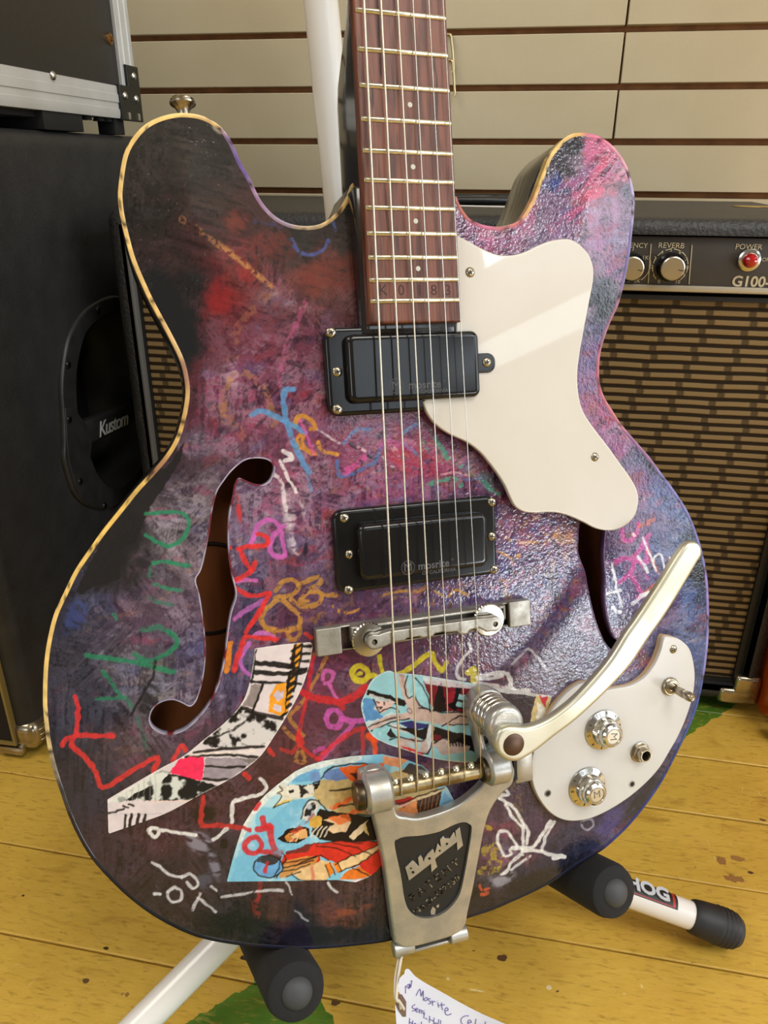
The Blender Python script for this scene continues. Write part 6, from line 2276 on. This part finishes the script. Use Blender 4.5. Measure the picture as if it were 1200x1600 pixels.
M_pat = mat('worn_raised_letter', (150, 148, 142), 0.35, 0.8, col2=(40, 38, 36), scale=420, lo=0.42, hi=0.52)


def zoomed(p):
    p = pts(p) if isinstance(p, str) else p
    return GP(np.stack([605 + p[:, 0] / 8.571, 1270 + p[:, 1] / 8.571], 1), 0.0062)


word = ccw(zoomed('295,915 240,735 335,635 362,652 418,715 425,698 408,600 440,560 470,600 486,655 500,600 540,540 605,475 620,510 632,542 655,450 665,395 700,442 713,446 696,345 740,295 762,332 832,330 840,305 880,240 898,288 912,322 900,225 955,175 1010,430 935,500 925,380 650,602 640,625 672,725 595,800 585,680'))
slab('raised_lettering', word, 0.0022, 0.0038, M_alu, vib, zf=zslope, bev=0.00015,
     holes=[zoomed(circle(cx, cy, r, 10)) for cx, cy, r in ((316, 742, 15), (345, 798, 21), (562, 608, 20), (697, 500, 16), (790, 405, 18))])
plate_text('PATENT', (647, 1406), (714, 1350), 0.0078, M_pat, ex=0.0004, spacing=1.35)
plate_text('No.D-137130', (648, 1432), (720, 1371), 0.0056, M_pat, ex=0.0004, bold=0.0001, spacing=1.05)
fk = GP('675,1428 678,1420 683,1424 682,1433 676,1433', 0.006)
slab('paint_chip', ccw(fk), 0.0026, 0.0031, M_alu, vib, zf=zslope)
fk = GP('684,1419 688,1416 688,1421 685,1422', 0.006)
slab('paint_chip', ccw(fk), 0.0026, 0.0031, M_alu, vib, zf=zslope)
# hinge barrels at the tail end
for p0, p1 in (((615, 1482), (647, 1480)), ((703, 1465), (730, 1455))):
    a, b = G(*p0, 0.002), G(*p1, 0.002)
    yy = (a[1] + b[1]) / 2
    if p0[0] < 650:
        yy = G(630, 1483, 0.002)[1]
    else:
        yy = G(717, 1462, 0.002)[1]
    hb = lathe('hinge_barrel', [(0.0040, 0.0), (0.0046, 0.0006), (0.0046, b[0] - a[0] - 0.0006), (0.0040, b[0] - a[0])], M_alu, vib, M=axis_matrix((a[0], yy, 0.0002), (1, 0, 0)), n=24)
box('hinge_plate', (G(622, 1480, 0)[0], G(640, 1487, 0)[1] - 0.001, -0.030), (G(716, 1465, 0)[0], G(640, 1487, 0)[1] + 0.0012, 0.001), M_alu, vib, bev=0.0006)
# string roller bar in its two bearing housings
BZ = 0.0150
ba, bb = np.array(G(617, 1226, BZ)), np.array(G(757, 1207.5, BZ))
by = (ba[1] + bb[1]) / 2
M_bar = mat('worn_brass_nickel', (176, 162, 132), 0.3, 1.0, col2=(120, 104, 74), scale=110, r2=0.45, bump=0.08, bscale=900)
bar = lathe('string_bar', [(0.0042, 0.0), (0.0042, bb[0] - ba[0] + 0.014)], M_bar, vib, M=axis_matrix((ba[0] - 0.010, by, BZ), (1, 0, 0)), n=28)


def housing(xc, half, r, name='bearing_housing'):
    return lathe(name, [(r - 0.003, -half), (r - 0.0012, -half + 0.0006), (r, -half + 0.0022), (r, half - 0.0022), (r - 0.0012, half - 0.0006), (r - 0.003, half)], M_alu, vib,
                 M=axis_matrix((xc, by, BZ - 0.001), (1, 0, 0)), n=36)


hl, hr = G(593, 1231, BZ + 0.006)[0], G(783, 1206, BZ + 0.006)[0]
housing(hl, 0.0078, 0.0112)
housing(hr, 0.0072, 0.0100)
# feet that carry the housings down to the body
box('housing_foot', (hl - 0.0076, by - 0.012, 0.0003), (hl + 0.0076, by + 0.0095, 0.012), M_alu, vib, bev=0.0025, seg=3)
box('housing_foot', (hr - 0.0070, by - 0.012, 0.0003), (hr + 0.0070, by + 0.0088, 0.012), M_alu, vib, bev=0.0025, seg=3)
M_bronze = mat('dark_bronze', (92, 80, 64), 0.35, 1.0)
lathe('bushing', [(0.0072, 0), (0.0078, 0.001), (0.0078, 0.0042), (0.0066, 0.005)], M_bronze, vib, M=axis_matrix((hl - 0.0124, by, BZ), (1, 0, 0)), n=26)
lathe('bushing', [(0.0064, 0), (0.0070, 0.0008), (0.0070, 0.0030)], M_bronze, vib, M=axis_matrix((hr - 0.0098, by, BZ), (1, 0, 0)), n=26)
# base flange beside the right housing
box('base_flange', (G(803, 1200, 0.006)[0], G(816, 1222, 0.006)[1], 0.0003), (G(832, 1200, 0.006)[0], G(816, 1166, 0.006)[1], 0.0075), M_alu, vib, bev=0.0015)
box('flange_gap_shade', (G(800, 1200, 0.008)[0], G(803, 1216, 0.008)[1], 0.002), (G(805, 1200, 0.008)[0], G(803, 1180, 0.008)[1], 0.0105), M_dark, vib)  # solid dark block put in for the shade of the gap
# spring cup, spring, arm bracket, arm
ZA = 0.036
pxv, pyv = G(802, 1163, ZA + 0.004)
sx, sy = G(768, 1113, 0.016)
lathe('spring_cup', [(0.0112, 0.0), (0.0118, 0.006), (0.0112, 0.0100), (0.0100, 0.0104), (0.0094, 0.009), (0.0094, 0.007)], M_alu, vib, M=TR(sx, sy, 0.0012), n=36)
V, Fc = [], []
lev = ccw(spline(GP('737,1108 745,1093 758,1086 768,1092 760,1120 757,1150 768,1180 796,1196 798,1222 776,1226 757,1205 748,1170 740,1135', 0.012), n=4))
slab('spring_lever', lev, 0.004, 0.0125, M_alu, vib, bev=0.0028, seg=4)
turns = 4.2
spr = []
for i in range(int(turns * 18) + 1):
    t = i / 18
    spr.append((sx + 0.0090 * math.cos(2 * math.pi * t), sy + 0.0090 * math.sin(2 * math.pi * t), 0.012 + 0.0042 * t))
tube('spring', spr, 0.0019, M_chrome, vib, n=8)
hx, hy = G(800, 1137, 0.033)
brkt = ccw(np.vstack([circle(sx, sy, 0.0105, 18)[5:15], circle(pxv, pyv, 0.0098, 18)[:4], circle(pxv, pyv, 0.0098, 18)[14:]]))
# convex wrap of the spring cap and the pivot boss
def hull(P):
    P = sorted(map(tuple, P))
    def half(Q):
        h = []
        for p in Q:
            while len(h) > 1 and (h[-1][0] - h[-2][0]) * (p[1] - h[-2][1]) - (h[-1][1] - h[-2][1]) * (p[0] - h[-2][0]) <= 0:
                h.pop()
            h.append(p)
        return h[:-1]
    return np.array(half(P) + half(P[::-1]))


brkt = ccw(hull(np.vstack([circle(sx, sy, 0.0104, 28), circle(pxv, pyv, 0.0092, 28)])))
slab('arm_bracket', brkt, 0.0285, ZA - 0.0004, M_alu, vib, bev=0.0026, seg=4)
lathe('bracket_post', [(0.0070, 0.010), (0.0070, 0.029)], M_alu, vib, M=TR(pxv, pyv, 0), n=22)
arm_o = ccw(spline(GP('774,1163 777,1149 786,1139 800,1135 823,1136 843,1131 867,1118 900,1092 933,1057 957,1027 980,990 1000,962 1033,912 1053,880 1066,860 1076,848.5 1087,846.5 1096,853 1098,867 1090,881 1067,920 1040,963 1013,1001 987,1040 960,1070 933,1097 900,1127 867,1152 843,1171 822,1185 806,1191 790,1188 778,1178', ZA + 0.0045), n=4))
xa0 = G(802, 1163, ZA)[0]
arm = slab('vibrato_arm', arm_o, ZA - 0.0002, ZA + 0.0045, M_armsteel, vib, bev=0.0021, seg=5, angle=60)
lathe('arm_bolt', [(0.0062, 0.0), (0.0060, 0.0005), (0.0048, 0.0011), (0.0025, 0.0015), (0.0003, 0.0016)], mat('brown_bolt', (94, 74, 62), 0.4, 0.8), arm, M=TR(pxv, pyv, ZA + 0.0044), n=26)
# string pins on the bar
pin_me = None
for i, (px, py) in enumerate(((617, 1210), (641, 1206), (665, 1201.5), (689, 1197), (712.5, 1192), (736, 1187.5))):
    if pin_me is None:
        o = lathe('string_pin', [(0.0010, 0.0), (0.0010, 0.0028), (0.0017, 0.0032), (0.0018, 0.0042), (0.0011, 0.0048), (0.0014, 0.0052), (0.0012, 0.0060), (0.0003, 0.0062)], M_fret, vib, n=14)
        pin_me = o.data
    else:
        o = bpy.data.objects.new('string_pin', pin_me)
        COL.objects.link(o)
        o.parent = vib
    x, _y = G(px, py, BZ + 0.004)
    o.matrix_basis = axis_matrix((x, by + 0.003, BZ + 0.001), (0, 0.75, 0.66))

# ---------------- strings
M_wound = mat('wound_string', (214, 204, 184), 0.32, 1.0, bump=0.5, bscale=3000, bdist=0.0002)
M_plain = mat('plain_string', (214, 210, 200), 0.25, 1.0)
top_px = (568.7, 595.3, 621.4, 645.2, 669.9, 692.2)
mid_px = (584.5, 611.8, 638.6, 662.3, 688.0, 708.0)
brg = ((615, 1004), (643.5, 998), (671.5, 991.5), (695.5, 985), (721.5, 979), (745.5, 974))
end_px = ((624.5, 1246), (649, 1238), (673.7, 1232.5), (698.5, 1226.5), (722.5, 1222), (747, 1216))
rad = (0.00060, 0.00052, 0.00045, 0.00032, 0.00027, 0.00024)
for i in range(6):
    zt, zb, zr = 0.0162, 0.0172, BZ + 0.0044
    a = np.array(G(top_px[i], 0, zt))
    a2 = np.array(G(mid_px[i], 330, zt))
    b = np.array(G(*brg[i], zb))
    e = np.array(G(*end_px[i], BZ + 0.001))
    dr = (a - b) / (a[1] - b[1])
    far = b + dr * (YT - 0.004 - b[1])
    z_at = lambda y: zb + (zt - zb) * (y - b[1]) / (a[1] - b[1])
    path = [(far[0], far[1], z_at(far[1])), (b[0], b[1], zb)]
    xb = b[0] + (e[0] - b[0]) * 0.9
    path += [(xb, by + 0.0012, BZ + 0.0044 + rad[i]), (xb + (e[0] - b[0]) * 0.05, by - 0.0022, BZ + 0.0038 + rad[i]), (e[0], by - 0.0044, BZ + 0.0004), (e[0], by - 0.0038, BZ - 0.0022)]
    tube('string', path, rad[i], M_wound if i < 3 else M_plain, guitar, n=8)

# ---------------- strap button on the upper horn
x, y = G(288, 177, -0.010)
sb = lathe('strap_button', [(0.0030, 0.0), (0.0030, 0.003), (0.0042, 0.0048), (0.0062, 0.0062), (0.0064, 0.0070), (0.0056, 0.0078), (0.0058, 0.0083), (0.0052, 0.0090), (0.0024, 0.0094), (0.0002, 0.0094)], M_nick, guitar, M=axis_matrix((x, y - 0.0008, -0.014), (0, 1, 0)), n=26)

# ================================================================ PRICE TAG hanging from the tailpiece hinge
tagE = empty('price_tag', guitar.matrix_world.copy())
tag(tagE, 'curled white paper price tag with purple handwriting, hanging by a string below the tailpiece', 'tag')
M_tag = mat('tag_paper', (222, 224, 236), 0.65, 0, col2=(214, 216, 230), scale=30)
ZT = 0.004
tg_o = ccw(np.vstack([spline(GP('633,1508 638,1511 648,1523 666,1536 690,1550 720,1566 750,1578 780,1585 806,1589.5 811,1594 815,1612 812,1650', ZT), closed=False, n=3),
                      GP('800,1668 700,1690 640,1684 622,1640 616,1598 614,1574 613,1560 617,1553 621,1544 615,1538 619,1528 621,1520 629,1516 630,1510', ZT)]))
tx0 = G(690, 1570, ZT)[0]


def tag_curl(a, b):
    return 5.5 * (a - tx0) ** 2 + 0.4 * (b + 0.23) ** 2


hole_t = circle(*G(623.5, 1568, ZT), 0.0012, 10)
tagp = fine_sheet('tag_sheet', tg_o, [hole_t], 0.0011, M_tag, tagE, lambda c: None, zfun=lambda a, b: ZT + tag_curl(a, b))
slab('hole_patch', ccw(GP('620,1545 625,1547 632,1559 631.5,1582 626,1581 618.5,1570 613.8,1559', ZT)), ZT, ZT + 0.0004, mat('brown_card', (116, 92, 80), 0.8), tagE, zf=tag_curl, holes=[hole_t])
cc = lambda px, py, dz=0.0008: (*G(px, py, ZT), ZT + dz + tag_curl(*G(px, py, ZT)))
sa = G(629, 1492, 0.0)
M_twine = mat('white_string', (216, 204, 186), 0.8)
tube('tag_string', spline(np.array([(sa[0], sa[1], -0.001), (*G(627, 1502, ZT), 0.003), (*G(620, 1525, ZT), ZT + 0.002), cc(613.5, 1546, 0.002), cc(618, 1552, 0.002), cc(624, 1562, 0.0016), cc(627, 1568, 0.001)]), closed=False, n=5), 0.0009, M_twine, tagE, n=8)
tube('tag_string', spline(np.array([(sa[0] - 0.001, sa[1], -0.002), (*G(624.5, 1505, ZT), 0.0015), (*G(617, 1528, ZT), ZT + 0.0005), cc(612.5, 1548, 0.001), cc(619, 1556, 0.0012), cc(622, 1566, 0.0008)]), closed=False, n=5), 0.0008, M_twine, tagE, n=8)
HW = '''205,330 205,272
215,288 222,268 236,266 236,282 222,294
236,270 234,302
244,262 238,290 250,290 248,276 240,280
246,244 260,240 252,280
294,362 325,314 336,374 352,330 353,408
376,384 362,398 370,412 386,404 386,388 374,386
411,396 396,398 400,412 414,424 410,436 392,436
424,412 430,452
428,428 442,418 452,424
470,430 476,468
468,414 469,416
499,430 502,470 508,488
480,452 524,446
526,496 550,488 544,470 528,478 526,508 544,528 576,514
704,520 676,524 648,548 650,580 672,594 696,590
698,576 722,566 712,550 698,562 702,588 730,590
756,536 748,584 764,600
770,592 796,584 786,570 772,584 780,600 806,598
822,542 814,604 840,602 836,580 818,590
860,576 866,606
862,588 886,576
906,582 908,606
920,560 922,606
910,578 934,574
946,580 952,600 966,582
966,582 958,612 946,624
286,430 262,440 266,456 286,464 282,476 260,476
290,478 308,470 300,460 290,472 298,490 312,488
320,470 322,502
322,480 336,478 337,506
337,486 350,486 353,514
364,500 356,544
362,484 363,486
366,545 386,555
405,532 401,582
440,548 436,602
402,556 440,576
452,584 444,596 452,606 464,598 456,586
478,560 470,612
494,568 486,618
504,604 498,614 508,622 516,610 506,604
240,528 235,580
266,550 260,598
237,554 262,574
288,574 274,580 276,594 288,588 288,576 290,598
300,582 300,606
302,590 314,586 314,610
332,592 322,600 328,610 336,600
338,570 336,612'''
paths = []
for ln in HW.splitlines():
    q = pts(ln)
    q = np.stack([590 + q[:, 0] / 5, 1480 + q[:, 1] / 5], 1)
    if len(q) > 3:
        q = spline(q, closed=False, n=3)
    paths.append([cc(a_, b_, 0.0003) for a_, b_ in q])
tubes('lettering', paths, 0.00019, mat('purple_ink', (98, 78, 158), 0.6), tagE, 5)
finish_letters()
